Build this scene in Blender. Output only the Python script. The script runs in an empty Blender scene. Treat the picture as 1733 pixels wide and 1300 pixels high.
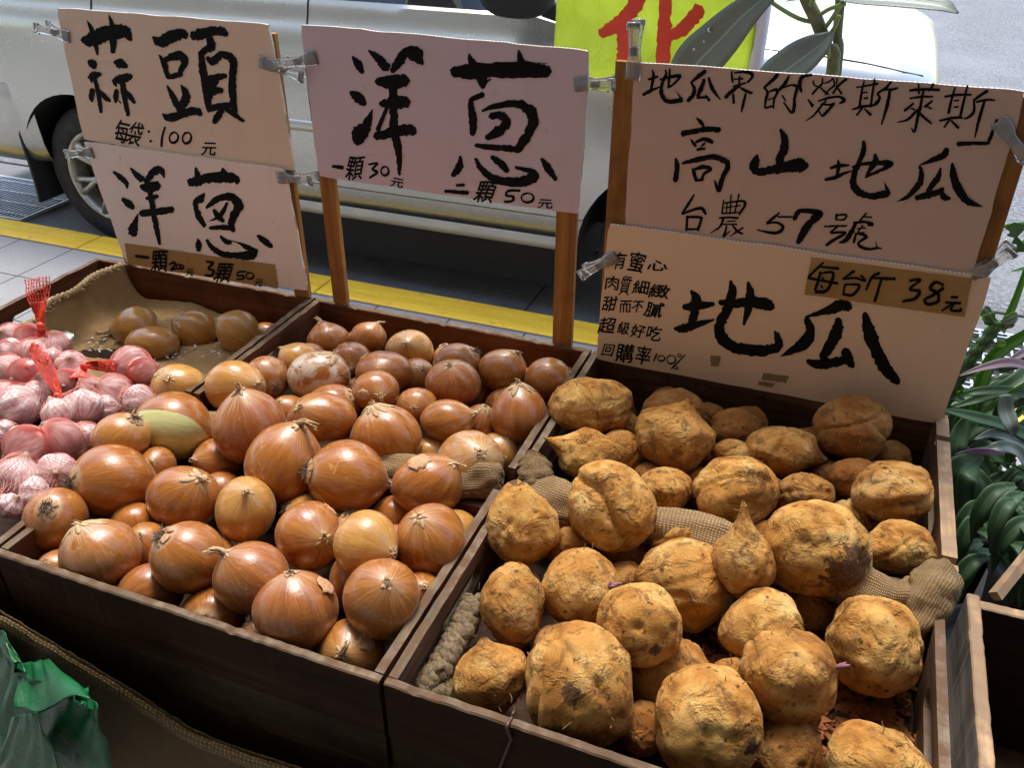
import bpy, bmesh, math, random
import numpy as np
from mathutils import Vector, Matrix, Euler

random.seed(7)
rng = np.random.default_rng(7)
SC = bpy.context.scene
COL = SC.collection
R = math.radians

# ------------------------------------------------------------------ camera, world, sun, exposure
F, CX, CY = 1480.0, 866.5, 650.0
CAM = np.array([0.0, 0.0, 1.5])
MC = np.array([[0.9320453, 0.3623333, 0.0024728], [0.1920606, -0.4882356, -0.8513159], [-0.3072528, 0.7939399, -0.5246476]])  # right, down, forward
cd = bpy.data.cameras.new("camera"); cam = bpy.data.objects.new("camera", cd); COL.objects.link(cam)
cd.sensor_width = 36.0; cd.lens = F / 1733 * 36; cd.clip_start = 0.05; cd.clip_end = 400
mw = Matrix.Identity(4)
for i in range(3):
    mw[i][0] = MC[0][i]; mw[i][1] = -MC[1][i]; mw[i][2] = -MC[2][i]; mw[i][3] = CAM[i]
cam.matrix_world = mw
SC.camera = cam

ROOF_Y, ROOF_Z, WALL_Y, EXPO, SKY_S = 0.85, 3.1, -2.4, 1.6, 0.125
SUN_EL, SUN_AZ = 66, 22           # degrees; azimuth measured from +Y (street) towards -X
wd = bpy.data.worlds.new("World"); SC.world = wd; wd.use_nodes = True
wn = wd.node_tree; wn.nodes.clear()
sky = wn.nodes.new("ShaderNodeTexSky"); sky.sky_type = 'NISHITA'; sky.sun_disc = False
sky.sun_elevation = R(SUN_EL); sky.sun_rotation = R(-SUN_AZ); sky.air_density = 1.3; sky.dust_density = 3.0; sky.ozone_density = 1.0
bg = wn.nodes.new("ShaderNodeBackground"); bg.inputs[1].default_value = SKY_S
wo = wn.nodes.new("ShaderNodeOutputWorld")
wn.links.new(sky.outputs[0], bg.inputs[0]); wn.links.new(bg.outputs[0], wo.inputs[0])
sl = bpy.data.lights.new("sun", 'SUN'); sl.energy = 1.1; sl.angle = R(16); sl.color = (1.0, 0.95, 0.88)
so = bpy.data.objects.new("sun", sl); COL.objects.link(so)
sd = Vector((-math.sin(R(SUN_AZ)) * math.cos(R(SUN_EL)), math.cos(R(SUN_AZ)) * math.cos(R(SUN_EL)), math.sin(R(SUN_EL))))
so.rotation_euler = sd.to_track_quat('Z', 'Y').to_euler()
SC.view_settings.view_transform = 'Standard'; SC.view_settings.look = 'None'
SC.view_settings.exposure = EXPO; SC.view_settings.gamma = 1.0
SC.render.engine = 'CYCLES'
SC.cycles.use_denoising = True
SC.cycles.max_bounces = 8; SC.cycles.diffuse_bounces = 5; SC.cycles.glossy_bounces = 4; SC.cycles.transmission_bounces = 6
SC.cycles.transparent_max_bounces = 12; SC.cycles.caustics_reflective = False; SC.cycles.caustics_refractive = False
SC.cycles.sample_clamp_indirect = 6.0

# ------------------------------------------------------------------ geometry helpers
def ray(px, py):
    return MC.T @ np.array([(px - CX) / F, (py - CY) / F, 1.0])
def on_y(px, py, Y):
    d = ray(px, py); return CAM + d * (Y / d[1])
def on_z(px, py, Z):
    d = ray(px, py); return CAM + d * ((Z - 1.5) / d[2])
def at_d(px, py, D):
    return CAM + ray(px, py) * D

def link(name, verts, faces, mat=None, parent=None, smooth=False, mats=None, fmat=None):
    me = bpy.data.meshes.new(name)
    me.from_pydata([tuple(map(float, v)) for v in verts], [], faces)
    o = bpy.data.objects.new(name, me); COL.objects.link(o)
    for m in (mats or [mat]):
        if m: me.materials.append(m)
    if fmat is not None: me.polygons.foreach_set("material_index", fmat)
    if smooth: me.polygons.foreach_set("use_smooth", [True] * len(me.polygons))
    me.update()
    if parent is not None: o.parent = parent
    return o
def empty(name, loc):
    o = bpy.data.objects.new(name, None); COL.objects.link(o); o.location = loc; o.empty_display_size = .02
    bpy.context.view_layer.update()
    return o
def tag(o, label, cat, group=None, kind=None):
    if label: o["label"] = label
    if cat: o["category"] = cat
    if group: o["group"] = group
    if kind: o["kind"] = kind
    return o
def struct(o):
    o["kind"] = "structure"; return o
def reparent(child, par):
    """child built in world coordinates goes under a parent placed at its own base"""
    child.parent = par
    child.matrix_parent_inverse = Matrix.Translation(par.location).inverted()

class MB:
    def __init__(s): s.v = []; s.f = []; s.m = []
    def add(s, V, Fc, m=0):
        k = len(s.v); s.v += [tuple(map(float, p)) for p in V]
        s.f += [tuple(i + k for i in f) for f in Fc]; s.m += [m] * len(Fc)
    def box(s, lo, hi, m=0, top=None):
        x0, y0, z0 = lo; x1, y1, z1 = hi
        V = [(x0,y0,z0),(x1,y0,z0),(x1,y1,z0),(x0,y1,z0),(x0,y0,z1),(x1,y0,z1),(x1,y1,z1),(x0,y1,z1)]
        Fs = [(0,3,2,1),(4,5,6,7),(0,1,5,4),(1,2,6,5),(2,3,7,6),(3,0,4,7)]
        k = len(s.v); s.v += V
        for i, f in enumerate(Fs):
            s.f.append(tuple(a + k for a in f)); s.m.append(top if (top is not None and i == 1) else m)
    def tube(s, pts, rads, n=8, m=0, cap=True):
        pts = [np.array(p, float) for p in pts]; k0 = len(s.v)
        if not hasattr(rads, '__len__'): rads = [rads] * len(pts)
        up = np.array([.13, .21, 1.0]); prev = None
        for i, p in enumerate(pts):
            t = pts[min(i + 1, len(pts) - 1)] - pts[max(i - 1, 0)]; t = t / (np.linalg.norm(t) + 1e-9)
            a = np.cross(t, up) if prev is None else prev - t * np.dot(prev, t)
            if np.linalg.norm(a) < 1e-4: a = np.cross(t, np.array([1, 0, 0.]))
            a = a / np.linalg.norm(a); b = np.cross(t, a); prev = a
            for j in range(n):
                th = 2 * math.pi * j / n
                s.v.append(tuple(p + rads[i] * (math.cos(th) * a + math.sin(th) * b)))
        for i in range(len(pts) - 1):
            for j in range(n):
                s.f.append((k0 + i*n + j, k0 + i*n + (j+1) % n, k0 + (i+1)*n + (j+1) % n, k0 + (i+1)*n + j)); s.m.append(m)
        if cap:
            s.f.append(tuple(k0 + j for j in reversed(range(n)))); s.m.append(m)
            s.f.append(tuple(k0 + (len(pts)-1)*n + j for j in range(n))); s.m.append(m)
    def grid(s, P, m=0, closed=False):
        P = np.asarray(P, float); a, b = P.shape[:2]; k = len(s.v)
        s.v += [tuple(p) for p in P.reshape(-1, 3)]
        for i in range(a - 1):
            for j in range(b if closed else b - 1):
                s.f.append((k + i*b + j, k + i*b + (j+1) % b, k + (i+1)*b + (j+1) % b, k + (i+1)*b + j)); s.m.append(m)
    def obj(s, name, mat=None, parent=None, smooth=False, mats=None):
        o = link(name, s.v, s.f, mat, None, smooth, mats, s.m if mats else None)
        if parent is not None: reparent(o, parent)
        return o

def spline(pts, n):
    """Catmull-Rom through rows of any width"""
    P = np.array(pts, float)
    if len(P) < 3:
        t = np.linspace(0, 1, n)[:, None]; return P[0] * (1 - t) + P[-1] * t
    Q = np.vstack([2 * P[0] - P[1], P, 2 * P[-1] - P[-2]]); out = []
    for u in np.linspace(0, len(P) - 1, n):
        i = min(int(u), len(P) - 2); t = u - i
        a, b, c, d = Q[i:i + 4]
        out.append(.5 * (2*b + (c - a)*t + (2*a - 5*b + 4*c - d)*t*t + (3*b - a - 3*c + d)*t**3))
    return np.array(out)

def solidify(o, t, offset=0.0):
    m = o.modifiers.new("thickness", 'SOLIDIFY'); m.thickness = t; m.offset = offset
def bevel(o, w, seg=2):
    m = o.modifiers.new("bevel", 'BEVEL'); m.width = w; m.segments = seg; m.limit_method = 'ANGLE'; m.angle_limit = R(40)

# ------------------------------------------------------------------ materials
class Mat:
    def __init__(s, name, rough=.6, col=(.5, .5, .5), metal=0.0, spec=.5):
        s.m = bpy.data.materials.new(name); s.m.use_nodes = True; s.t = s.m.node_tree
        s.b = s.t.nodes["Principled BSDF"]; s.out = s.t.nodes["Material Output"]
        s.set("Roughness", rough); s.set("Base Color", col); s.set("Metallic", metal); s.set("Specular IOR Level", spec)
    def set(s, k, v):
        i = s.b.inputs[k]
        if isinstance(v, bpy.types.NodeSocket): s.t.links.new(v, i)
        else: i.default_value = (*v, 1.0) if isinstance(v, tuple) and len(v) == 3 and i.type == 'RGBA' else v
    def n(s, ty, ins=None, **at):
        nd = s.t.nodes.new("ShaderNode" + ty)
        for k, v in at.items(): setattr(nd, k, v)
        for k, v in (ins or {}).items():
            i = nd.inputs[k]
            if isinstance(v, bpy.types.NodeSocket): s.t.links.new(v, i)
            else: i.default_value = (*v, 1.0) if isinstance(v, tuple) and len(v) == 3 and i.type == 'RGBA' else v
        return nd
    def co(s, kind="Object"): return s.n("TexCoord").outputs[kind]
    def pos(s): return s.n("NewGeometry").outputs["Position"]
    def attr(s, name, ty='GEOMETRY'): return s.n("Attribute", attribute_name=name, attribute_type=ty)
    def rnd(s): return s.n("ObjectInfo").outputs["Random"]
    def math(s, op, a, b=0.0, c=0.0, clamp=False):
        return s.n("Math", {0: a, 1: b, 2: c}, operation=op, use_clamp=clamp).outputs[0]
    def vmath(s, op, a, b=(0, 0, 0)):
        nd = s.n("VectorMath", {0: a, 1: b}, operation=op)
        return nd.outputs["Value"] if op in ('DOT_PRODUCT', 'LENGTH') else nd.outputs[0]
    def map(s, v, scale=(1, 1, 1), loc=(0, 0, 0), rot=(0, 0, 0)):
        return s.n("Mapping", {"Vector": v, "Scale": scale, "Location": loc, "Rotation": rot}).outputs[0]
    def noise(s, v, scale=5, detail=4, rough=.55, dist=0.0):
        return s.n("TexNoise", {"Vector": v, "Scale": scale, "Detail": detail, "Roughness": rough, "Distortion": dist}).outputs["Fac"]
    def voro(s, v, scale=5, feature='F1', out="Distance"):
        return s.n("TexVoronoi", {"Vector": v, "Scale": scale}, feature=feature).outputs[out]
    def wave(s, v, scale=5, dist=0.0, direction='X', detail=2.0):
        return s.n("TexWave", {"Vector": v, "Scale": scale, "Distortion": dist, "Detail": detail}, bands_direction=direction).outputs["Fac"]
    def ramp(s, f, stops, interp='LINEAR'):
        nd = s.n("ValToRGB", {0: f}); cr = nd.color_ramp; cr.interpolation = interp
        while len(cr.elements) > 1: cr.elements.remove(cr.elements[-1])
        for i, (p, c) in enumerate(stops):
            e = cr.elements[0] if i == 0 else cr.elements.new(p)
            e.position = p; e.color = (*c, 1) if len(c) == 3 else c
        return nd.outputs[0]
    def mix(s, f, a, b, mode='MIX'):
        nd = s.n("Mix", {"Factor": f}, data_type='RGBA', blend_type=mode)
        for k, v in ((6, a), (7, b)):
            if isinstance(v, bpy.types.NodeSocket): s.t.links.new(v, nd.inputs[k])
            else: nd.inputs[k].default_value = (*v, 1.0)
        return nd.outputs[2]
    def step(s, v, lo, hi):
        return s.n("MapRange", {0: v, 1: lo, 2: hi, 3: 0.0, 4: 1.0}, interpolation_type='SMOOTHSTEP').outputs[0]
    def bump(s, h, strength=.5, dist=.002, prev=None):
        i = {"Height": h, "Strength": strength, "Distance": dist}
        if prev is not None: i["Normal"] = prev
        nd = s.n("Bump", i); s.t.links.new(nd.outputs[0], s.b.inputs["Normal"]); return nd.outputs[0]

def m_flat(name, col, rough=.6, metal=0.0, var=.15, scale=20, bump=0.0):
    M = Mat(name, rough, col, metal)
    n = M.noise(M.pos(), scale, 5)
    c2 = tuple(c * (1 - var) for c in col); c3 = tuple(min(1, c * (1 + var)) for c in col)
    M.set("Base Color", M.ramp(n, [(.3, c2), (.7, c3)]))
    if bump: M.bump(n, bump, .002)
    return M.m

def m_wood(name, a, b, axis, worn=None, rough=.65, dark=.5):
    """plank wood with grain along the given world axis (0 = x, 1 = y, 2 = z)"""
    M = Mat(name, rough, a, spec=.08)
    sc = [60, 60, 60]; sc[axis] = 3.0
    p = M.vmath('ADD', M.pos(), M.n("CombineXYZ", {0: M.math('MULTIPLY', M.rnd(), 7.0), 1: M.math('MULTIPLY', M.rnd(), 3.0)}).outputs[0])
    g = M.noise(M.map(p, tuple(sc)), 1.0, 6, .65, .6)
    st = M.noise(M.map(p, (9, 9, 9)), 1.0, 4, .6)
    c = M.ramp(g, [(.25, tuple(x * dark for x in a)), (.5, a), (.75, b)])
    c = M.mix(M.step(st, .45, .75), c, tuple(x * .45 for x in a))
    if worn:
        w = M.step(M.noise(M.map(p, (40, 40, 40)), 1.0, 5), .35, .6)
        c = M.mix(w, c, worn)
    M.set("Base Color", c); M.bump(g, .35, .001)
    return M.m

# granite pavement slabs, 0.30 m pitch
def m_pavement():
    M = Mat("granite_slabs", .8)
    p = M.pos(); sp = M.n("SeparateXYZ", {0: p})
    def joint(v, off):
        f = M.math('FRACT', M.math('DIVIDE', M.math('ADD', v, off), .30))
        return M.math('LESS_THAN', M.math('MULTIPLY', M.math('ABSOLUTE', M.math('SUBTRACT', f, .5)), -1.0), -.4885)
    def cell(v, off): return M.math('FLOOR', M.math('DIVIDE', M.math('ADD', v, off), .30))
    j = M.math('MAXIMUM', joint(sp.outputs[0], 3.36), joint(sp.outputs[1], -2.315 + 3.0))
    sid = M.n("TexWhiteNoise", {"Vector": M.n("CombineXYZ", {0: cell(sp.outputs[0], 3.36), 1: cell(sp.outputs[1], -2.315 + 3.0)}).outputs[0]}).outputs[0]
    g = M.noise(p, 170, 4, .8); big = M.noise(p, 5, 5, .65)
    c = M.ramp(g, [(.36, (.13, .133, .14)), (.55, (.29, .295, .30)), (.75, (.47, .475, .48))])
    c = M.mix(M.math('MULTIPLY', M.step(big, .35, .75), .5), c, (.17, .165, .16))
    c = M.mix(M.math('MULTIPLY', sid, .35), c, (.36, .36, .37))
    c = M.mix(j, c, (.05, .05, .05))
    M.set("Base Color", c); M.bump(M.math('SUBTRACT', M.math('MULTIPLY', g, .3), j), .5, .003)
    return M.m
def m_asphalt():
    M = Mat("asphalt", .75)
    p = M.pos(); g = M.noise(p, 48, 6, .85); v = M.voro(p, 90); big = M.noise(p, 1.3, 5, .6)
    c = M.ramp(g, [(.36, (.045, .047, .052)), (.5, (.13, .137, .15)), (.72, (.38, .40, .43))])
    c = M.mix(M.step(big, .4, .7), c, M.mix(.5, c, (.22, .235, .26)))
    M.set("Base Color", c); M.bump(M.math('ADD', g, v), .8, .006)
    return M.m
def m_concrete():
    M = Mat("gutter_concrete", .8); p = M.pos()
    g = M.noise(p, 90, 5, .7); big = M.noise(p, 4, 5, .6)
    c = M.ramp(g, [(.3, (.11, .115, .125)), (.7, (.21, .22, .24))])
    c = M.mix(M.step(big, .45, .75), c, (.09, .09, .09))
    M.set("Base Color", c); M.bump(g, .4, .003); return M.m
def m_yellow():
    M = Mat("yellow_kerb_paint", .55); p = M.pos()
    g = M.noise(p, 35, 6, .7); fine = M.noise(p, 160, 3, .6); streak = M.noise(M.map(p, (4, 30, 30)), 1, 4)
    c = M.ramp(streak, [(.3, (.78, .47, .03)), (.7, (.90, .62, .05))])
    c = M.mix(M.step(g, .56, .72), c, (.42, .29, .07))
    c = M.mix(M.step(g, .72, .78), c, (.20, .19, .17))
    M.set("Base Color", c); M.bump(fine, .4, .002); return M.m

def sheet(name, x0, x1, y0, y1, z, mat):
    return struct(link(name, [(x0,y0,z),(x1,y0,z),(x1,y1,z),(x0,y1,z)], [(0,1,2,3)], mat))
sheet("pavement", -14, 10, -2.4, 2.62, 0.0, m_pavement())
M_CONC = m_concrete()
kb = MB()
for i in range(20):
    x0 = -13.0 + i * 1.2 + .35
    kb.box((x0, 2.624, -.12), (x0 + 1.194, 2.78, .003))
ko = kb.obj("kerb", m_yellow()); bevel(ko, .008); struct(ko)
sheet("gutter_strip", -14, 10, 2.78, 3.66, -.104, M_CONC)
sheet("road", -60, 60, 3.66, 120, -.100, m_asphalt())
# gutter seam and slab joints lie in the sheet as thin grooves
seam = MB()
for x in (-2.3, -1.1, .1, 1.3): seam.box((x, 2.79, -.1035), (x + .008, 3.65, -.1025))
seam.box((-14, 3.648, -.1038), (10, 3.662, -.0985))
struct(seam.obj("gutter_joint", m_flat("joint_dirt", (.035, .035, .035), .9)))

M_STEEL = m_flat("galvanised_steel", (.42, .45, .50), .45, .7, .2, 60)
M_BLACK = m_flat("matt_black", (.012, .012, .013), .75, 0, .3, 30)
def drain(label, x0, x1, y0, y1, nb, step):
    t = empty("drain_grate", (x0, y0, -.1)); tag(t, label, "drain grate", "drain grates beside the kerb")
    pit = MB(); pit.box((x0, y0, -.1025), (x1, y1, -.1015)); pit.obj("pit", M_BLACK, t)
    fr = MB()
    fr.box((x0, y0, -.1005), (x1, y0 + .015, -.086)); fr.box((x0, y1 - .015, -.1005), (x1, y1, -.086))
    fr.box((x0, y0 + .015, -.1005), (x0 + .015, y1 - .015, -.086)); fr.box((x1 - .015, y0 + .015, -.1005), (x1, y1 - .015, -.086))
    fr.obj("frame", M_STEEL, t)
    b = MB(); x = x0 + .03
    while x < x1 - .02:
        b.box((x, y0 + .015, -.1), (x + .009, y1 - .015, -.0875)); x += step
    b.obj("grating", M_STEEL, t)
    c = MB()
    for k in range(nb):
        y = y0 + (k + .5) * (y1 - y0) / nb
        c.box((x0 + .015, y - .004, -.094), (x1 - .015, y + .004, -.0855))
    c.obj("cross_bar", M_STEEL, t)
drain("dark steel drain grate in the gutter behind the mud flap", -4.9, -3.76, 2.95, 3.44, 4, .028)
drain("pale steel drain grate behind the potted plants", .42, 1.6, 2.95, 3.44, 6, .05)

# the arcade this stall stands in: roof slab, back wall and an unseen wall added to darken the right side
M_CEIL = m_flat("ceiling_paint", (.80, .76, .70), .8, 0, .1, 3)
M_WALL = m_flat("shop_wall_plaster", (.80, .75, .69), .8, 0, .15, 2)
rf = MB(); rf.box((-9, WALL_Y, ROOF_Z), (8, ROOF_Y, ROOF_Z + .35)); struct(rf.obj("ceiling", M_CEIL))
bw = MB(); bw.box((-9, WALL_Y - .2, 0), (8, WALL_Y, ROOF_Z)); struct(bw.obj("back_wall", M_WALL))
bw = MB(); bw.box((1.2, WALL_Y, 0), (1.4, .95, ROOF_Z)); struct(bw.obj("shade_wall", m_flat("shade_wall_dark", (.05, .042, .035), .8, 0, .15, 2)))

# ------------------------------------------------------------------ parked car
def m_carpaint():
    M = Mat("silver_paint", .34, (.45, .445, .40), .75); p = M.pos()
    fl = M.noise(p, 900, 1, .5); d = M.noise(p, 2.2, 5, .6); sp = M.noise(p, 45, 4, .7)
    c = M.ramp(fl, [(.3, (.50, .50, .455)), (.7, (.60, .60, .545))])
    z = M.n("SeparateXYZ", {0: p}).outputs[2]
    dirt = M.math('MULTIPLY', M.step(M.math('ADD', M.math('MULTIPLY', z, -1.0), M.math('MULTIPLY', sp, .22)), -.50, -.10), .5)
    c = M.mix(dirt, c, (.26, .235, .19))
    M.set("Base Color", c); M.set("Roughness", M.ramp(d, [(.3, (.20,)*3), (.7, (.36,)*3)])); M.set("Coat Weight", .4); M.set("Coat Roughness", .10)
    return M.m
M_PAINT = m_carpaint()
g_ = Mat("tinted_glass", .06, (.012, .013, .018)); g_.set("Coat Weight", .6); M_GLASS = g_.m
M_RUBBER = m_flat("tyre_rubber", (.030, .028, .026), .8, 0, .4, 25, .4)
M_RIM = m_flat("alloy_rim", (.48, .46, .40), .38, .6, .25, 30)
M_RIMDARK = m_flat("dark_wheel_disc", (.03, .028, .026), .7)  # dark disc behind the spokes
M_CHROME = m_flat("cream_trim", (.50, .48, .42), .4, .2, .1, 10)

LOW = [(3.04,.225),(2.955,.232),(2.925,.255),(2.912,.290),(2.908,.335),(2.897,.345),(2.893,.42),(2.883,.55),(2.88,.70),(2.886,.84),(2.898,.915),(2.918,.936),(2.934,.982),(2.941,1.012)]
UPC = [(2.953,1.024),(3.05,1.38),(3.15,1.60),(3.38,1.71),(3.73,1.74)]
UPH = [(2.975,.985),(3.07,1.003),(3.25,1.025),(3.48,1.04),(3.73,1.045)]
YM = 3.73
XREAR, XF = 0, 0
def car_section(x):
    t = min(1.0, max(0.0, (-.98 - x) / .75)); t = t * t * (3 - 2 * t)
    cab = t
    hood_f = min(1, max(0, (x + 1.05) / .25))
    P = []
    for y, z in LOW:
        if z > .915: z = z + (.915 + (z - .915) * .45 - z) * hood_f
        P.append([y, z])
    for (yc, zc), (yh, zh) in zip(UPC, UPH):
        P.append([yh + (yc - yh) * cab, zh + (zc - zh) * cab + (1 - hood_f) * (1 - cab) * .03])
    f = min(1, max(0, (x + .25) / .53))                      # nose
    r = min(1, max(0, (-3.9 - x) / .55))                     # tail
    for q in P:
        q[1] -= .055 * max(0, min(1, (x + .9) / 1.1)) * max(0, (q[1] - .6) / .4)
        if q[1] > .45: q[1] = .45 + (q[1] - .45) * (1 - .16 * f ** 3 - .5 * max(0, (f - .86) / .14) ** 2)
        k = (.10 * f ** 2 + .30 * max(0, (f - .6) / .4) ** 2.2)
        q[0] = q[0] + (YM - q[0]) * k
        q[0] = q[0] + (YM - q[0]) * .25 * r ** 2
    return P
xs = list(np.linspace(-4.45, -3.9, 8)) + list(np.linspace(-3.85, -1.8, 14)) + list(np.linspace(-1.73, -.9, 12)) + list(np.linspace(-.83, 0.0, 10)) + list(np.linspace(.04, .28, 12))
rings = []
for x in xs:
    h = car_section(x)
    full = [(x, y, z) for y, z in h] + [(x, 2 * YM - y, z) for y, z in reversed(h[:-1])]
    rings.append(full)
nr = len(rings[0]); V = [p for r_ in rings for p in r_]; Fc = []; fm = []
for i in range(len(xs) - 1):
    for j in range(nr):
        a, b, c, d = i*nr + j, i*nr + (j+1) % nr, (i+1)*nr + (j+1) % nr, (i+1)*nr + j
        Fc.append((a, d, c, b)); jj = min(j, nr - 2 - j)
        fm.append(1 if (jj in (14, 15) and xs[i] < -1.02) or (jj in (16, 17) and -1.72 < xs[i] < -1.0) else 0)
Fc.append(tuple(range(nr))); fm.append(0)
Fc.append(tuple((len(xs)-1)*nr + j for j in reversed(range(nr)))); fm.append(0)
car = empty("parked_car", (-2.0, 3.7, -.1))
tag(car, "silver car parked along the yellow kerb behind the signs, rear wheel showing", "car")
body = link("body", V, Fc, None, None, True, [M_PAINT, M_GLASS, M_BLACK], fm)
WH = [(-3.14, .205), (-.49, .205)]
cut = []
for wx, wz in WH:
    mb = MB(); n = 48
    A = [[(wx + .385*math.cos(2*math.pi*k/n), yy, wz + .385*math.sin(2*math.pi*k/n)) for k in range(n)] for yy in (2.7, 3.2)]
    mb.v = A[0] + A[1]
    mb.f = [(k, (k+1) % n, n + (k+1) % n, n + k) for k in range(n)] + [tuple(reversed(range(n))), tuple(n + k for k in range(n))]; mb.m = [0]*len(mb.f)
    c = mb.obj("cutter"); bm_ = bmesh.new(); bm_.from_mesh(c.data); bmesh.ops.recalc_face_normals(bm_, faces=bm_.faces); bm_.to_mesh(c.data); bm_.free()
    cut.append(c); mo = body.modifiers.new("arch", 'BOOLEAN'); mo.object = c; mo.operation = 'DIFFERENCE'; mo.solver = 'EXACT'
bm_ = bmesh.new(); bm_.from_mesh(body.data); bmesh.ops.recalc_face_normals(bm_, faces=bm_.faces); bm_.to_mesh(body.data); bm_.free()
bpy.context.view_layer.update()
dg = bpy.context.evaluated_depsgraph_get()
nm = bpy.data.meshes.new_from_object(body.evaluated_get(dg))
body.modifiers.clear(); body.data = nm
for c in cut: bpy.data.objects.remove(c)
for p in nm.polygons:
    for wx, wz in WH:
        d = math.hypot(p.center[0] - wx, p.center[2] - wz)
        if p.center[1] > 2.86 and p.center[1] < 3.22 and d < .3855: p.material_index = 2
nm.set_sharp_from_angle(angle=R(38))
reparent(body, car)
def wheel(wx, wz):
    t = MB(); n = 56
    def lathe(prof, m):
        P = [[(wx + r_*math.cos(2*math.pi*k/n), y, wz + r_*math.sin(2*math.pi*k/n)) for k in range(n)] for r_, y in prof]
        t.grid(np.array(P), m, True)
    lathe([(.208, 2.985),(.212, 2.962),(.225, 2.953),(.26, 2.949),(.292, 2.955),(.310, 2.968),(.318, 2.985),(.320, 3.05),(.318, 3.11),(.30, 3.14),(.22, 3.14)], 0)
    w = t.obj("wheel", M_RUBBER, car, True)
    t = MB()
    lathe([(.209, 2.970),(.211, 2.958),(.205, 2.953),(.192, 2.960),(.186, 2.985),(.182, 3.06)], 0)
    for k in range(6):
        a = 2*math.pi*k/6 + .35
        for s_ in (-1, 1):
            u = np.array([math.cos(a + s_*.16), 0, math.sin(a + s_*.16)]); v = np.array([math.cos(a + s_*.05), 0, math.sin(a + s_*.05)])
            c0 = np.array([wx, 0, wz])
            pts = [c0 + v*.045 + np.array([0, 2.985, 0]), c0 + v*.09 + np.array([0, 2.972, 0]), c0 + u*.15 + np.array([0, 2.966, 0]), c0 + u*.19 + np.array([0, 2.968, 0])]
            t.tube(pts, [.016, .013, .012, .016], 8)
    lathe([(.001, 2.965),(.028, 2.967),(.040, 2.976),(.052, 2.99),(.06, 3.02)], 0)
    for k in range(5):
        a = 2*math.pi*k/5
        t.tube([(wx + .07*math.cos(a), 2.985, wz + .07*math.sin(a)), (wx + .07*math.cos(a), 2.968, wz + .07*math.sin(a))], .009, 6)
    t.obj("rim", M_RIM, car, True)
    t = MB(); lathe([(.001, 3.03),(.12, 3.03),(.19, 3.04)], 0); t.obj("brake_disc", M_RIMDARK, car, True)
for w_ in WH: wheel(*w_)
fb = MB(); fb.grid(np.array([[(-3.505 + .004*math.sin(i*.9), y, z) for y in (2.885, 2.93, 3.0, 3.1)] for i, z in enumerate(np.linspace(.06, .47, 8))]))
fl = fb.obj("mud_flap", M_BLACK, car); solidify(fl, .012)
def profile_strip(name, x, zlo, zhi, mat, w=.006, out=.0015):
    h = car_section(x); pts = [(x, y - out, z) for y, z in h if zlo <= z <= zhi]
    b = MB(); b.tube(pts, w / 2, 6); b.obj(name, mat, car)
profile_strip("door_seam", -1.94, .335, 1.03, M_BLACK); profile_strip("door_seam", -2.95, .60, 1.03, M_BLACK); profile_strip("door_seam", -.93, .6, .98, M_BLACK)
ms = MB(); ms.grid(np.array([[(x, 2.8845 - o, .575 + dz) for o, dz in ((0, -.022), (.009, -.018), (.012, 0), (.009, .018), (0, .022))] for x in np.linspace(-2.72, -.86, 12)]))
ms.obj("side_moulding", M_PAINT, car, True)
sb = MB(); sb.grid(np.array([[(x, y, z) for y, z in ((2.93, .20),(2.906, .215),(2.902, .235),(2.91, .258))] for x in np.linspace(-2.74, -.87, 8)]))
sb.obj("sill_trim", M_CHROME, car, True)
rb = MB(); X = np.linspace(-4.5, -3.415, 14)
rb.grid(np.array([[(x, y + (.012 if i > 11 else 0) + (.03*(i-12) if i > 12 else 0) + .25*max(0, (-4.0 - x)) , z) for y, z in ((2.97,.235),(2.925,.245),(2.895,.27),(2.879,.33),(2.872,.42),(2.868,.52),(2.867,.60),(2.871,.615),(2.886,.622))] for i, x in enumerate(X)]))
rb.obj("rear_bumper", M_PAINT, car, True)
ub = MB(); ub.box((-2.72, 2.97, .03), (-.92, 4.45, .235)); ub.obj("underbody_shade_box", M_BLACK, car)  # box added under the car to block light and deepen the shade
mi = MB()
def ell(mb, c, r_, m=0, nu=20, nv=14, pw=1.0):
    P = []
    for i in range(nv + 1):
        ph = math.pi * i / nv; row = []
        for j in range(nu):
            th = 2*math.pi*j/nu; q = [math.sin(ph)*math.cos(th), math.sin(ph)*math.sin(th), math.cos(ph)]
            q = [math.copysign(abs(a)**pw, a) for a in q]
            row.append((c[0]+r_[0]*q[0], c[1]+r_[1]*q[1], c[2]+r_[2]*q[2]))
        P.append(row)
    mb.grid(np.array(P), m, True)
ell(mi, (-1.07, 2.80, 1.115), (.125, .075, .085), pw=.75)
mi.tube([(-.985, 2.83, 1.06), (-.93, 2.90, 1.03), (-.90, 2.95, 1.02)], [.028, .03, .035], 10)
mi.obj("wing_mirror", M_BLACK, car, True)
hs = MB(); hs.tube([(x, car_section(x)[14][0] + .004, car_section(x)[14][1] + .001) for x in np.linspace(-.95, .17, 20)], .003, 6); hs.obj("bonnet_seam", M_BLACK, car)

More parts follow.
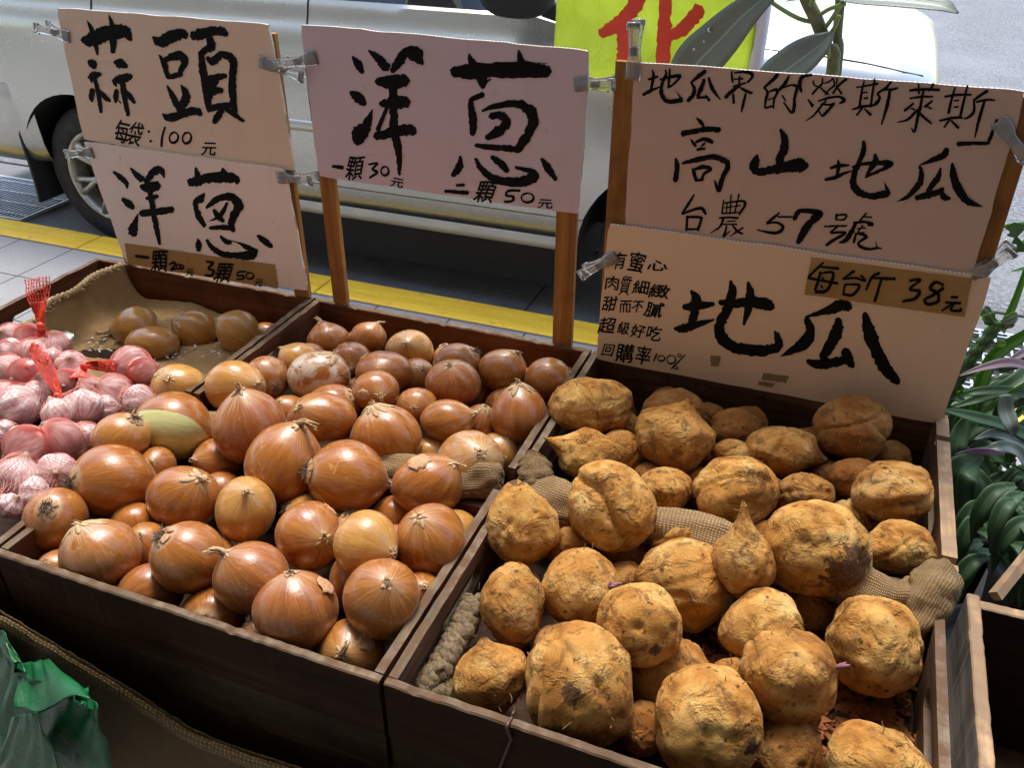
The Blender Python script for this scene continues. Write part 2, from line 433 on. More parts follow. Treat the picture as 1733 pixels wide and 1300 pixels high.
# ------------------------------------------------------------------ ink and lettering
def ribbon(pts, n=None):
    """brush stroke polygon from (x, y, width) points, in picture units; slightly ragged"""
    P = np.array(pts, float)
    n = n or max(8, 6 * len(P)); S = spline(P, n); S[:, 2] = np.maximum(S[:, 2], 1.2)
    d = np.gradient(S[:, :2], axis=0); d /= (np.linalg.norm(d, axis=1)[:, None] + 1e-9)
    nv = np.c_[-d[:, 1], d[:, 0]]
    j = rng.normal(0, .05, (n, 2))
    L = S[:, :2] + nv * (S[:, 2] * (.5 + j[:, 0]))[:, None]; Rr = S[:, :2] - nv * (S[:, 2] * (.5 + j[:, 1]))[:, None]
    return L, Rr, S, d
def strokes_to(mb, strokes, ox, oy, sc, Y, grow=1.0, cap=.3):
    for k, st in enumerate(strokes):
        st = np.array(st, float).reshape(-1, 3); st[:, 2] *= grow
        L, Rr, S, d = ribbon(st)
        Yk = Y - .00004 * (k % 9)
        a = S[0, :2] - d[0] * S[0, 2] * cap; b = S[-1, :2] + d[-1] * S[-1, 2] * cap
        def T(p): return on_y(ox + p[0] / sc, oy + p[1] / sc, Yk)
        n = len(L); k0 = len(mb.v)
        mb.v += [tuple(T(p)) for p in L] + [tuple(T(p)) for p in Rr] + [tuple(T(a)), tuple(T(b))]
        for i in range(n - 1): mb.f.append((k0 + i, k0 + i + 1, k0 + n + i + 1, k0 + n + i)); mb.m.append(0)
        mb.f.append((k0, k0 + n, k0 + 2*n)); mb.m.append(0); mb.f.append((k0 + n - 1, k0 + 2*n + 1, k0 + 2*n - 1)); mb.m.append(0)
_gl = {}
def glyph(ch, off):
    if (ch, off) not in _gl:
        cu = bpy.data.curves.new("glyph", 'FONT'); cu.body = ch; cu.offset = 0.0; cu.resolution_u = 3
        o = bpy.data.objects.new("glyph", cu); COL.objects.link(o); bpy.context.view_layer.update()
        me = bpy.data.meshes.new_from_object(o.evaluated_get(bpy.context.evaluated_depsgraph_get()))
        V = np.array([v.co[:] for v in me.vertices]).reshape(-1, 3); Fs = [tuple(p.vertices) for p in me.polygons]
        bpy.data.objects.remove(o); bpy.data.curves.remove(cu); bpy.data.meshes.remove(me)
        if len(V):
            lo, hi = V.min(0), V.max(0); V = (V - lo) / np.maximum(hi - lo, 1e-6); V[:, 1] = 1 - V[:, 1]
        _gl[(ch, off)] = (V, Fs)
    return _gl[(ch, off)]
def chars_to(mb, items, ox, oy, sc, Y, rot=5, off=.02):
    """handwritten small characters: (char, cx, cy, w, h) in picture units of a zoom"""
    for k, (ch, cx, cy, w, h) in enumerate(items):
        V, Fs = glyph(ch, off)
        if not len(V): continue
        a = R(rot + random.uniform(-4, 4)); sh = -.12 + random.uniform(-.06, .06)
        wob = random.uniform(0, 6)
        for q, (tx, ty) in enumerate(((0, 0), (off, 0), (-off, 0), (0, off), (0, -off), (off*.7, off*.7), (-off*.7, -off*.7))):
            k0 = len(mb.v)
            for x, y, z in V:
                x += .03 * math.sin(5 * y + wob); y += .03 * math.sin(5 * x + 2 * wob)
                X = (x + tx - .5) * w + (y - .5) * h * sh; Yy = (y + ty*w/h - .5) * h
                X, Yy = X * math.cos(a) - Yy * math.sin(a), X * math.sin(a) + Yy * math.cos(a)
                mb.v.append(tuple(on_y(ox + (cx + X) / sc, oy + (cy + Yy) / sc, Y - .0001 - .00003 * q)))
            for f in Fs: mb.f.append(tuple(i + k0 for i in f)); mb.m.append(0)

# ------------------------------------------------------------------ yellow banner on a white pole
def m_cloth_yellow():
    M = Mat("yellow_banner_cloth", .45, (.70, .68, .06)); p = M.pos()
    n = M.noise(p, 9, 4, .6); c = M.ramp(n, [(.3, (.60, .70, .13)), (.7, (.70, .80, .22))])
    M.set("Base Color", c); M.bump(M.noise(M.map(p, (16, 1, 11)), 1, 4, .55, 2.0), .9, .03)
    tr = M.n("BsdfTranslucent", {"Color": c}); ms_ = M.n("MixShader", {0: .68, 1: M.b.outputs[0], 2: tr.outputs[0]}); M.t.links.new(ms_.outputs[0], M.out.inputs[0]); return M.m
YB = 1.8
ban = empty("banner_flag", (-.198, YB, 0)); tag(ban, "yellow cloth banner with red brushed character, on a white pole", "banner")
def banner_y(x, z): return YB - .012 + .006*math.sin(17*x + 3*z) + .004*math.sin(31*z + 9*x)
bl = on_y(940, 150, YB); br_ = on_y(1262, 172, YB)
P = []
for i in range(30):
    row = []
    for j in range(36):
        s_ = i / 29; x = -.60 + (.60 - .205) * s_; zb = bl[2] + (br_[2] - bl[2]) * s_ + .004*math.sin(9*s_)
        z = zb + (1.95 - zb) * (j / 35); row.append((x, banner_y(x, z), z))
    P.append(row)
b = MB(); b.grid(np.array(P)); cl = b.obj("cloth", m_cloth_yellow(), ban, True); solidify(cl, .0006)
pb = MB(); pb.tube([(-.198, YB, 0), (-.198, YB, 2.0)], .0145, 14); pb.obj("pole", m_flat("white_plastic", (.62, .62, .68), .35, 0, .1, 12), ban, True)
pb = MB(); pb.tube([(-.198, YB, -.0), (-.198, YB, .012), (-.198, YB, .03)], [.14, .14, .02], 20); pb.obj("base", M_BLACK, ban)
ob = MB()
strokes_to(ob, [[(30,140,40),(110,95,66),(160,40,66),(200,-40,66)], [(110,105,40),(133,190,70),(130,310,76)], [(300,-40,46),(292,80,56),(287,200,60),(287,320,60)], [(300,150,40),(370,112,56),(440,30,56)]], 1000, 0, 2.3643, YB - .02, cap=.2)
ob.v = [(x, banner_y(x, z) - .0012 - .0002 * (i % 3), z) for i, (x, y, z) in enumerate(ob.v)]
ob.obj("lettering", m_flat("red_print", (.70, .055, .02), .5, 0, .1, 20), ban)

# ------------------------------------------------------------------ leaves and plants
def m_leaf(name, a, b, rough=.42, scale=30):
    M = Mat(name, rough, a); p = M.pos(); n = M.noise(p, scale, 5, .6)
    at = M.attr("lv").outputs["Vector"]; sp = M.n("SeparateXYZ", {0: at})
    vein = M.wave(M.n("CombineXYZ", {0: M.math('ADD', M.math('MULTIPLY', sp.outputs[0], 26), M.math('MULTIPLY', M.math('ABSOLUTE', sp.outputs[1]), -5))}).outputs[0], .32, 0.3)
    mid = M.math('LESS_THAN', M.math('ABSOLUTE', sp.outputs[1]), .05)
    c = M.mix(n, a, b); c = M.mix(M.math('MULTIPLY', M.step(vein, .75, 1), .10), c, tuple(x * 1.6 for x in b)); c = M.mix(M.math('MULTIPLY', mid, .5), c, tuple(min(1, x * 2.1) for x in b))
    M.set("Base Color", c); M.bump(M.math('ADD', M.math('MULTIPLY', vein, .4), n), .2, .002); M.set("Coat Weight", .03)
    tr = M.n("BsdfTranslucent", {"Color": c}); ms_ = M.n("MixShader", {0: .30, 1: M.b.outputs[0], 2: tr.outputs[0]}); M.t.links.new(ms_.outputs[0], M.out.inputs[0]); return M.m
def leaf(name, mid, widths, mat, parent, facing=(0, -1, .4), fold=.18, nl=22, nw=7, shape=True, wave=.0):
    """a curved blade along a 3-D midrib; widths in metres along it"""
    S = spline(np.array(mid, float), nl); W = spline(np.c_[np.array(widths, float), np.zeros(len(widths)), np.zeros(len(widths))], nl)[:, 0]
    up = np.array(facing, float); P = []; at = []
    ph = random.uniform(0, 6)
    for i in range(nl):
        t = S[min(i+1, nl-1)] - S[max(i-1, 0)]; t /= np.linalg.norm(t) + 1e-9
        sd_ = np.cross(t, up); sd_ /= np.linalg.norm(sd_) + 1e-9; nn = np.cross(sd_, t)
        row = []
        for j in range(nw):
            s_ = 2*j/(nw-1) - 1
            row.append(S[i] + sd_*s_*max(W[i], .0004)/2 + nn*(abs(s_)*fold*W[i] + wave*W[i]*math.sin(i*.9 + ph)*s_)); at.append((i/(nl-1), s_, 0))
        P.append(row)
    b = MB(); b.grid(np.array(P)); o = b.obj(name, mat, parent, True)
    a = o.data.attributes.new("lv", 'FLOAT_VECTOR', 'POINT'); a.data.foreach_set("vector", np.array(at).ravel())
    solidify(o, .0007); return o
def pleaf(pts, wpx, mat, parent, name="leaf", **k):
    """leaf whose midrib passes points (px, py, depth-plane y)"""
    mid = [on_y(*p) for p in pts]; D = np.mean([(MC[2] @ (m - CAM)) for m in mid])
    return leaf(name, mid, [w * D / F for w in wpx], mat, parent, **k)
M_LG = m_leaf("grey_green_leaf", (.15, .20, .175), (.20, .26, .225), .38, 25)
M_LB = m_leaf("bright_green_leaf", (.10, .26, .035), (.16, .36, .06), .4)
M_LD = m_leaf("dark_green_leaf", (.026, .068, .024), (.052, .12, .042), .55)
M_LP = m_leaf("purple_leaf", (.085, .05, .075), (.14, .09, .12), .45)
M_LV = m_leaf("lavender_leaf_underside", (.33, .22, .36), (.42, .30, .46), .5)
M_STEM = m_flat("green_brown_stem", (.13, .15, .075), .7, 0, .45, 60, .5)
M_PETI = m_flat("petiole", (.20, .30, .10), .5, 0, .2, 40)
def pot(parent, c, r0, r1, h, mat):
    n = 28; b = MB(); prof = [(0, 0), (r0, 0), (r1, h*.9), (r1 + .006, h*.9), (r1 + .006, h), (r1 - .004, h), (r1 - .008, h*.88), (0, h*.88)]
    b.grid(np.array([[(c[0] + r_*math.cos(2*math.pi*k/n), c[1] + r_*math.sin(2*math.pi*k/n), c[2] + z) for k in range(n)] for r_, z in prof]), 0, True)
    return b.obj("pot", mat, parent, True)
rp = empty("rubber_plant", (-.06, 1.60, 0)); tag(rp, "rubber plant with two stems and broad grey green leaves wet with droplets", "plant")
pot(rp, (-.06, 1.60, 0), .10, .13, .24, m_flat("terracotta", (.30, .13, .07), .8))
b = MB(); s1 = [on_y(1352, -40, 1.58), on_y(1366, 0, 1.58), on_y(1383, 36, 1.58), on_y(1398, 80, 1.58), on_y(1408, 130, 1.585), np.array([-.05, 1.60, .8]), np.array([-.055, 1.60, .2])]
s2 = [on_y(1424, -40, 1.60), on_y(1421, 10, 1.60), on_y(1417, 60, 1.60), on_y(1415, 130, 1.60), np.array([-.03, 1.61, .8]), np.array([-.06, 1.60, .2])]
b.tube(spline(s1, 30), [.0105]*30, 10); b.tube(spline(s2, 30), [.008]*30, 10); b.obj("stem", M_STEM, rp, True)
b = MB()
for q in ([(1381,38,1.58),(1350,30,1.57),(1310,6,1.56),(1298,-8,1.55)], [(1392,52,1.58),(1405,35,1.57),(1424,6,1.56),(1432,-10,1.55)], [(1398,60,1.58),(1410,50,1.57),(1421,25,1.57)], [(1376,20,1.58),(1372,5,1.57),(1390,-15,1.56)], [(1404,98,1.58),(1402,80,1.56),(1407,62,1.55)], [(1385,26,1.58),(1405,14,1.57),(1430,6,1.55)]):
    b.tube(spline([on_y(*p) for p in q], 10), [.0035]*10, 8)
b.obj("petiole", M_PETI, rp, True)
pleaf([(1312,-18,1.52),(1262,22,1.53),(1215,70,1.55),(1175,112,1.57),(1140,160,1.6)], [22, 52, 74, 80, 40], M_LG, rp, facing=(.25, -.8, .5), fold=.1)
pleaf([(1410,54,1.55),(1385,78,1.545),(1345,108,1.55),(1302,140,1.57),(1275,160,1.58)], [6, 46, 66, 60, 8], M_LG, rp, facing=(-.2, -.85, .45), fold=.12)
pleaf([(1405,-8,1.56),(1450,-2,1.54),(1520,2,1.52),(1590,10,1.50),(1622,22,1.49)], [16, 36, 44, 34, 4], M_LG, rp, facing=(0, -.5, .9), fold=.12)
pleaf([(1370,-2,1.56),(1340,-22,1.52),(1300,-60,1.5)], [10, 40, 30], M_LG, rp, facing=(0, -.5, .9))
pleaf([(1392,-6,1.60),(1360,-2,1.64),(1330,2,1.68)], [12, 22, 4], M_LB, rp, facing=(0, -.5, .9))
pleaf([(1400,-10,1.60),(1440,-14,1.66),(1480,-10,1.7)], [12, 40, 20], M_LG, rp, facing=(0, -.5, .9))
wm = Mat("water_drop", .03, (.9, .95, 1.0)); wm.set("Transmission Weight", .9); wm.set("IOR", 1.33)
b = MB()
for zx, zy, r_ in ((478,118,9),(572,135,6),(560,185,7),(530,185,6),(455,165,5),(415,198,5),(620,70,6),(640,62,5),(585,148,4),(530,150,4),(690,28,4)):
    p = on_y(1000 + zx/2.3643, zy/2.3643, 1.538 + .018*(zy/240)); rr = r_*.00045
    ell(b, p, (rr*1.2, rr*.7, rr), 0, 10, 8)
b.obj("water_drop", wm.m, rp, True)

# ------------------------------------------------------------------ stand, crates
RIM, ZB_, FLOOR = .75, .600, .655
M_STAIN = m_wood("stained_crate_wood", (.130, .048, .022), (.21, .085, .040), 0, None)
M_STAIN_Y = m_wood("stained_crate_wood_side", (.130, .048, .022), (.21, .085, .040), 1, None)
M_DARKW = m_wood("old_brown_crate_wood", (.085, .046, .026), (.16, .095, .055), 0, None)
M_DARKW_Y = m_wood("old_brown_crate_wood_side", (.12, .070, .042), (.22, .135, .085), 1, None)
M_BOT = m_wood("shade_dark_board", (.035, .018, .010), (.06, .032, .018), 0)  # board colour darkened for the shade in the gaps and inside the box
M_FRONT = m_wood("dark_front_board", (.034, .015, .006), (.060, .028, .012), 0)  # front boards darker than the other crate boards
M_EDGE = m_wood("worn_board_edge", (.17, .125, .085), (.30, .235, .165), 0, (.12, .07, .04))
M_EDGE_Y = m_wood("worn_board_edge_side", (.17, .125, .085), (.30, .235, .165), 1, (.12, .07, .04))
M_RAW = m_wood("raw_pine_rail", (.40, .26, .145), (.56, .40, .245), 1, (.28, .19, .12), dark=.6)
M_GREYW = m_wood("grey_planter_wood", (.30, .27, .23), (.46, .42, .36), 1, None)
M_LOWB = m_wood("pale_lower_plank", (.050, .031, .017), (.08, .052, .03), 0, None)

def board(name, lo, hi, mat, edge, parent, jit=.0012, m2=None):
    """a plank along its longest horizontal axis, its top edge slightly uneven"""
    ax = 0 if hi[0] - lo[0] > hi[1] - lo[1] else 1
    n = 64; b = MB(); L = np.linspace(lo[ax], hi[ax], n); P = []
    o = 1 - ax; e0 = .0018
    for i, t in enumerate(L):
        dz = rng.normal(0, jit * .22) + jit * .5 * math.sin(i * .17 + lo[0] * 40); dy = rng.normal(0, jit * .25)
        if 2 < i < n - 3 and random.random() < .04: dz -= random.uniform(.002, .004)
        prof = [(lo[o], lo[2]), (hi[o], lo[2]), (hi[o] + dy, hi[2] - e0 + dz*.5), (hi[o] - e0 + dy, hi[2] + dz), (lo[o] + e0 + dy, hi[2] + dz), (lo[o] + dy, hi[2] - e0 + dz*.5)]
        P.append([((t, a, z) if ax == 0 else (a, t, z)) for a, z in prof])
    P = np.array(P); b.grid(P, 0, True)
    nq = 6
    for i in range(n - 1):
        for j in (2, 3, 4): b.m[i * nq + j] = 1
    b.f.append(tuple(range(nq - 1, -1, -1))); b.m.append(0); b.f.append(tuple((n-1)*nq + j for j in range(nq))); b.m.append(0)
    ob_ = b.obj(name, None, parent, False, [mat, edge])
    bm = bmesh.new(); bm.from_mesh(ob_.data); bmesh.ops.recalc_face_normals(bm, faces=bm.faces); bm.to_mesh(ob_.data); bm.free()
    return ob_
from mathutils.geometry import tessellate_polygon
def slotted(name, x0, x1, y0, y1, z0, z1, slot, mat, edge, parent, notch=()):
    """a side board in the y-z plane with a rounded hand slot cut right through"""
    def edge_top():
        pts = []; n = 24
        for i in range(n + 1):
            y = y1 + (y0 - y1) * i / n
            pts.append((y, z1 + rng.normal(0, .0006)))
        for ny in notch:
            pts = [p for p in pts if abs(p[0] - ny) > .012] + [(ny + .007, z1), (ny + .0068, z1 - .012), (ny - .0068, z1 - .012), (ny - .007, z1)]
            pts.sort(key=lambda q: -q[0])
        return pts
    outer = [(y0, z0), (y1, z0)] + edge_top()
    loops = [outer]
    if slot:
        yc, zc, ln, ht = slot; hole = []
        for k in range(20):
            th = 2*math.pi*k/20; cx = (ln - ht)/2 * (1 if math.cos(th) > 0 else -1)
            hole.append((yc + cx + ht/2*math.cos(th), zc + ht/2*math.sin(th)))
        loops.append(list(reversed(hole)))
    tri = tessellate_polygon([[Vector((a, b_, 0)) for a, b_ in lp] for lp in loops])
    flat = [p for lp in loops for p in lp]; n = len(flat); b = MB()
    b.v = [(x0, a, c) for a, c in flat] + [(x1, a, c) for a, c in flat]
    for t in tri: b.f += [tuple(t), tuple(n + i for i in reversed(t))]; b.m += [0, 0]
    k = 0
    for li, lp in enumerate(loops):
        for i in range(len(lp)):
            a, c = k + i, k + (i + 1) % len(lp); b.f.append((a, c, n + c, n + a)); b.m.append(1 if li == 1 or i >= 2 else 0)
        k += len(lp)
    ob_ = b.obj(name, None, parent, False, [mat, edge])
    bm = bmesh.new(); bm.from_mesh(ob_.data); bmesh.ops.recalc_face_normals(bm, faces=bm.faces); bm.to_mesh(ob_.data); bm.free()
    return ob_
def crate(label, x0, x1, y0, y1, dark, fz=RIM, bz=RIM, group="wooden produce crates on the stand", rawright=False, floor=FLOOR, lowleft=False):
    t = empty("wooden_crate", ((x0 + x1)/2, (y0 + y1)/2, ZB_)); tag(t, label, "crate", group)
    mx, my, w = (M_DARKW, M_DARKW_Y, .011) if dark else (M_STAIN, M_STAIN_Y, .011)
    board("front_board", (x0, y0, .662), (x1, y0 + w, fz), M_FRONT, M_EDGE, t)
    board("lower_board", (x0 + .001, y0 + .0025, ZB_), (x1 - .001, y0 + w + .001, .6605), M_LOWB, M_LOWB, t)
    board("back_board", (x0, y1 - w - .002, ZB_), (x1, y1, bz), mx, M_EDGE, t)
    yc = (y0 + y1) / 2
    slotted("side_board", x0, x0 + w, y0 + w + .0005, y1 - w - .0025, ZB_, RIM, (yc, .71, .115, .030), my, M_EDGE_Y, t)
    wr = .018 if rawright else w
    slotted("side_board", x1 - wr, x1, y0 + w + .0005, y1 - w - .0025, ZB_, RIM + (.003 if rawright else 0), (yc, .71, .115, .030), my, M_RAW if rawright else M_EDGE_Y, t, notch=(y0 + .03, y1 - .075) if rawright else ())
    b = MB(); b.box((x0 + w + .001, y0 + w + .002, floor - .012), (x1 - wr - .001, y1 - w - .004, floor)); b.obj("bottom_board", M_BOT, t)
    return t
YF0, YF1, YK0, YK1 = .526, .884, .912, 1.296
crate("brown onion crate at the back between the garlic and the potatoes", -.906, -.352, YK0, YK1, False, fz=.712)
crate("brown front crate heaped with the largest onions", -.893, -.353, YF0, YF1, False, bz=.712)
crate("far left crate holding five loose onions on burlap", -1.448, -.912, YK0, YK1, False, fz=.712)
crate("front left crate under the bags of garlic", -1.44, -.899, YF0, YF1, False, bz=.712)
crate("dark crate under the long price boards, full of sweet potatoes", -.347, .222, YK0, YK1, True, fz=.722, rawright=True)
crate("front sweet potato crate with red crumbs of soil on its bottom", -.3475, .205, YF0, YF1, True, bz=.722)

st = empty("market_stand", (-.6, .91, 0)); tag(st, "low wooden stand hidden under burlap that carries the crates", "stand")
b = MB(); b.box((-1.46, .535, .572), (.235, 1.30, .5985)); b.obj("table_top", M_DARKW, st)
b = MB(); b.box((-1.46, .536, .44), (.235, .55, .5715)); b.obj("apron", M_DARKW, st)
for lx in (-1.40, -.62, .16):
    for ly in (.58, 1.24):
        b = MB(); b.box((lx, ly, 0), (lx + .05, ly + .05, .5715)); b.obj("leg", M_DARKW, st)

# ------------------------------------------------------------------ burlap
def m_burlap(name, a, b_, sc=1.0):
    M = Mat(name, .95, a); uv = M.attr("uvw").outputs["Vector"]
    n0 = M.noise(uv, 60, 3, .6)
    w = M.vmath('ADD', uv, M.vmath('MULTIPLY', M.n("CombineXYZ", {0: n0, 1: n0}).outputs[0], (.002, .002, 0)))
    wx = M.wave(w, .314/(.0024*sc), 0, 'X', 0); wy = M.wave(w, .314/(.0024*sc), 0, 'Y', 0)
    h = M.math('MULTIPLY', wx, wy); th = M.noise(M.map(uv, (700, 90, 1)), 1, 3); th2 = M.noise(M.map(uv, (90, 700, 1)), 1, 3)
    c = M.ramp(M.math('ADD', M.math('MULTIPLY', h, .7), M.math('MULTIPLY', M.math('ADD', th, th2), .25)), [(.12, tuple(x*.32 for x in a)), (.45, a), (.8, b_)])
    d = M.noise(uv, 14, 4, .6); c = M.mix(M.math('MULTIPLY', M.step(d, .45, .75), .5), c, tuple(x*.4 for x in a))
    M.set("Base Color", c); M.bump(h, .9, .0016); return M.m
M_BUR = m_burlap("burlap_weave", (.54, .335, .135), (.80, .56, .26))
M_BURR = m_burlap("coarse_burlap_roll", (.31, .19, .082), (.52, .36, .175), 1.35)
M_BURD = m_burlap("dark_burlap_weave", (.19, .115, .048), (.33, .215, .10))
M_HEM = m_flat("burlap_hem_yarn", (.30, .21, .11), .95, 0, .5, 160, .8)
def cloth(name, P, U, mat, parent=None, thick=.0016, fuzz=.0):
    b = MB(); P = np.array(P); 
    if fuzz: P = P + rng.normal(0, fuzz, P.shape)
    b.grid(P); o = b.obj(name, mat, parent, True)
    a = o.data.attributes.new("uvw", 'FLOAT_VECTOR', 'POINT'); a.data.foreach_set("vector", np.array(U, float).reshape(-1))
    solidify(o, thick); return o
def lumpy(n, amp, seed):
    r2 = np.random.default_rng(seed); t = np.linspace(0, 1, n); return sum(amp/k*np.sin(6.28*k*t*1.7 + r2.uniform(0, 6)) for k in (1, 2, 3, 5))

# lining of the far left crate: lies on the bottom and climbs the left board to a frayed hem
lin = empty("burlap_sack", (-1.15, 1.1, FLOOR)); tag(lin, "flattened burlap sack lining the far left crate under loose onions", "burlap sack")
nu, nv = 60, 34; P = []; U = []
for i in range(nu):
    row = []
    for j in range(nv):
        v = j/(nv-1); y = .985 + v*.292; s_ = i/(nu-1)*.60
        top = .75
        x = -.925 - s_; z = FLOOR + .004 + .004*math.sin(s_*25 + v*7) + .004*math.sin(v*19 + s_*11)
        if x < -1.33:
            k = (-1.33 - x); a = min(1.0, k/.10)
            x = -1.33 - .045*math.sin(a*1.57) + .007*math.sin(v*14); z += (.055 + .045*v)*(1-math.cos(a*1.57)) + max(0, k-.10)*.15
        z += .03*max(0, (v-.88)/.12)**1.5*(1 if x < -1.2 else max(0, (-1.0-x)/.2))
        row.append((x, y, min(z, top))); U.append((s_, v*.292, 0))
    P.append(row)
P = np.array(P); cloth("sack_cloth", P, U, M_BUR, lin, fuzz=.0006)
b = MB()
hem = P[-1]
for k in range(2):
    q = np.array([h + np.array([.003*math.cos(i*1.1 + k*3.14), 0, .003*math.sin(i*1.1 + k*3.14) + .002]) for i, h in enumerate(spline(hem, 90))])
    b.tube(q, .0042, 6)
for i in range(110):
    p = spline(hem, 110)[i] + np.array([.002, 0, .001]); q = p + np.array([random.uniform(.006, .020), random.uniform(-.008, .008), random.uniform(-.010, .002)])
    b.tube([p, (p+q)/2 + np.array([0, 0, .003]), q], [.0008, .0006, .0004], 4)
b.obj("frayed_hem", M_HEM, lin, True)
ch = MB()
for i in range(150):
    s_ = random.random(); px = random.gauss(170, 55) if s_ < .8 else random.uniform(250, 430); py = random.gauss(565, 30) if s_ < .8 else random.uniform(585, 620)
    p = on_z(px, py, FLOOR + .012)
    if not (-1.36 < p[0] < -.94 and .94 < p[1] < 1.26): continue
    a = random.uniform(0, 6.28); l = random.uniform(.002, .006); w = random.uniform(.0006, .002)
    u = np.array([math.cos(a), math.sin(a), random.uniform(-.2, .3)])*l; v = np.array([-math.sin(a), math.cos(a), random.uniform(-.3, .3)])*w
    ch.add([p-u-v, p+u-v, p+u*1.1+v, p-u*.8+v, p+np.array([0,0,.001])], [(0,1,4),(1,2,4),(2,3,4),(3,0,4)])
tag(ch.obj("chaff", m_flat("onion_skin_chaff", (.62, .56, .47), .7, 0, .2, 90)), "pale scraps of onion skin scattered on the burlap lining", "chaff", None, "stuff")
# a big white garlic-skin scrap by the hand slot
sk = MB(); P = []
for i in range(9):
    P.append([on_z(88 + i*4.6, 562 + 3*math.sin(i) + j*(3.2 + .8*math.sin(i*1.3)), FLOOR + .035 + .006*math.sin(i*.8 + j)) for j in range(6)])
sk.grid(np.array(P)); o = sk.obj("garlic_skin", m_flat("papery_white_skin", (.62, .62, .62), .6, 0, .12, 40), None, True); solidify(o, .0006)
tag(o, "large papery white skin scrap beside the oval hand slot", "garlic skin")

def roll(name, path, rad, label, mat=None, folds=3, ends=True, seed=1):
    """a rolled sack lying along a path, with soft folds round it"""
    n = 90; S = spline(np.array(path, float), n); m = 30; P = []; U = []
    r2 = np.random.default_rng(seed); ph = r2.uniform(0, 6, 6)
    for i in range(n):
        t = S[min(i+1, n-1)] - S[max(i-1, 0)]; t /= np.linalg.norm(t); a = np.cross(t, [0, 0, 1.0]); a /= np.linalg.norm(a); c = np.cross(a, t); row = []
        e = min(1, i/4, (n-1-i)/4); e = math.sqrt(max(.02, e*(2-e)))
        for j in range(m):
            th = 2*math.pi*j/(m-1)
            r_ = rad*e*(1 + .12*math.sin(i*.13 + ph[0]) + .06*math.sin(2*th + i*.11 + ph[1]) + .09*math.sin(folds*th + i*.23 + ph[2]) + .05*math.sin((folds+3)*th - i*.31) + .03*math.sin(i*.5 + th + ph[3]))
            if 1.2 < th < 1.7: r_ *= 1.06
            row.append(S[i] + r_*(math.cos(th)*a*1.05 + math.sin(th)*c*.92)); U.append((i*.6/n, th*rad, 0))
        P.append(row)
    o = cloth(name, P, U, mat or M_BURR, None, .0012, .0004); tag(o, label, "burlap sack", "rolled burlap sacks")
    return o
yR = .898
roll("rolled_sack", [(-.325, yR+.012, .728), (-.29, yR, .732), (-.22, yR-.006, .728), (-.10, yR, .738), (.0, yR-.005, .73), (.09, yR-.02, .735), (.155, yR-.035, .735), (.188, yR-.02, .748)], .027, "rolled burlap sack lying across the sweet potatoes between the two crates", seed=3)
roll("rolled_sack", [(.205, yR+.005, .765), (.192, yR-.025, .762), (.178, yR-.055, .735), (.165, yR-.075, .70), (.158, yR-.08, .675)], .022, "bunched burlap end hanging over the right rim of the potato crate", seed=5)
roll("rolled_sack", [(-.333, yR+.050, .742), (-.326, yR+.035, .748), (-.318, yR+.012, .742), (-.312, yR-.008, .725)], .021, "short folded burlap end poking up by the divider next to the onions", seed=8)
roll("rolled_sack", [(-.88, yR, .715), (-.75, yR, .72), (-.62, yR+.005, .715), (-.50, yR, .722), (-.42, yR+.005, .728), (-.366, yR+.012, .74)], .026, "rolled burlap sack almost buried under the onions", seed=9)
# thick twisted rope end in the front potato crate
rp_ = MB(); path = [on_z(800, 1020, .715), on_z(785, 1062, .712), on_z(762, 1100, .708), on_z(742, 1140, .705), on_z(722, 1160, .70), on_z(736, 1172, .695), on_z(758, 1168, .69)]
S = spline(path, 150)
for k in range(3):
    q = []
    for i in range(150):
        t = S[min(i+1, 149)] - S[max(i-1, 0)]; t /= np.linalg.norm(t); a = np.cross(t, [0, 0, 1.0]); a /= np.linalg.norm(a); c = np.cross(a, t)
        th = i*.30 + k*2.094; q.append(S[i] + .0085*(math.cos(th)*a + math.sin(th)*c) + rng.normal(0, .0007, 3))
    rp_.tube(q, [.0085 + .0012*math.sin(i*.9 + k) for i in range(150)], 8)
for i in range(260):
    p = S[random.randrange(150)] + rng.normal(0, .010, 3)*np.array([1, 1, .7]); q = p + rng.normal(0, .007, 3); rp_.tube([p, q], [.0005, .0003], 3)
tag(rp_.obj("burlap_rope", m_flat("grey_jute_rope", (.16, .115, .062), .95, 0, .5, 220, .9), None, True), "thick twisted grey rope end in the front corner of the potato crate", "rope")

# cloth hanging in front of the stand
hp = [(-1.5, .505, .70), (-.95, .502, .688), (-.88, .50, .679), (-.798, .498, .655), (-.692, .497, .622), (-.593, .496, .588), (-.46, .494, .596), (-.36, .494, .604), (-.25, .494, .594), (.0, .495, .59), (.25, .497, .59)]
H = spline(hp, 110); P = []; U = []
for i in range(110):
    row = []
    for j in range(40):
        v = j/39; x, y, z = H[i]
        yy = y - .010*math.sin(v*1.57)*1.0 - v*(.022*math.sin(x*23) + .014*math.sin(x*47 + 1)) - .012*math.sin(v*3.1)
        row.append((x, yy, z*(1-v) + .02*v)); U.append((x, v*.6, 0))
    P.append(row)
drp = empty("burlap_drape", (-.6, .49, 0)); tag(drp, "burlap cloth hung along the front of the stand with an open hem", "burlap cloth")
cloth("drape_cloth", P, U, M_BURD, drp, .002, .0005)
P = []; U = []
for i in range(110):
    row = []
    for j in range(6):
        x, y, z = H[i]; a = j/5*3.1
        row.append((x, y - .004 - .005*math.sin(a), z - .011 + .011*math.cos(a) + .001*math.sin(i*.8))); U.append((x*.7, a*.007, 0))
    P.append(row)
cloth("open_hem", P, U, m_burlap("loose_burlap_hem", (.22, .14, .06), (.40, .27, .125), 1.7), drp, .0016, .0005)

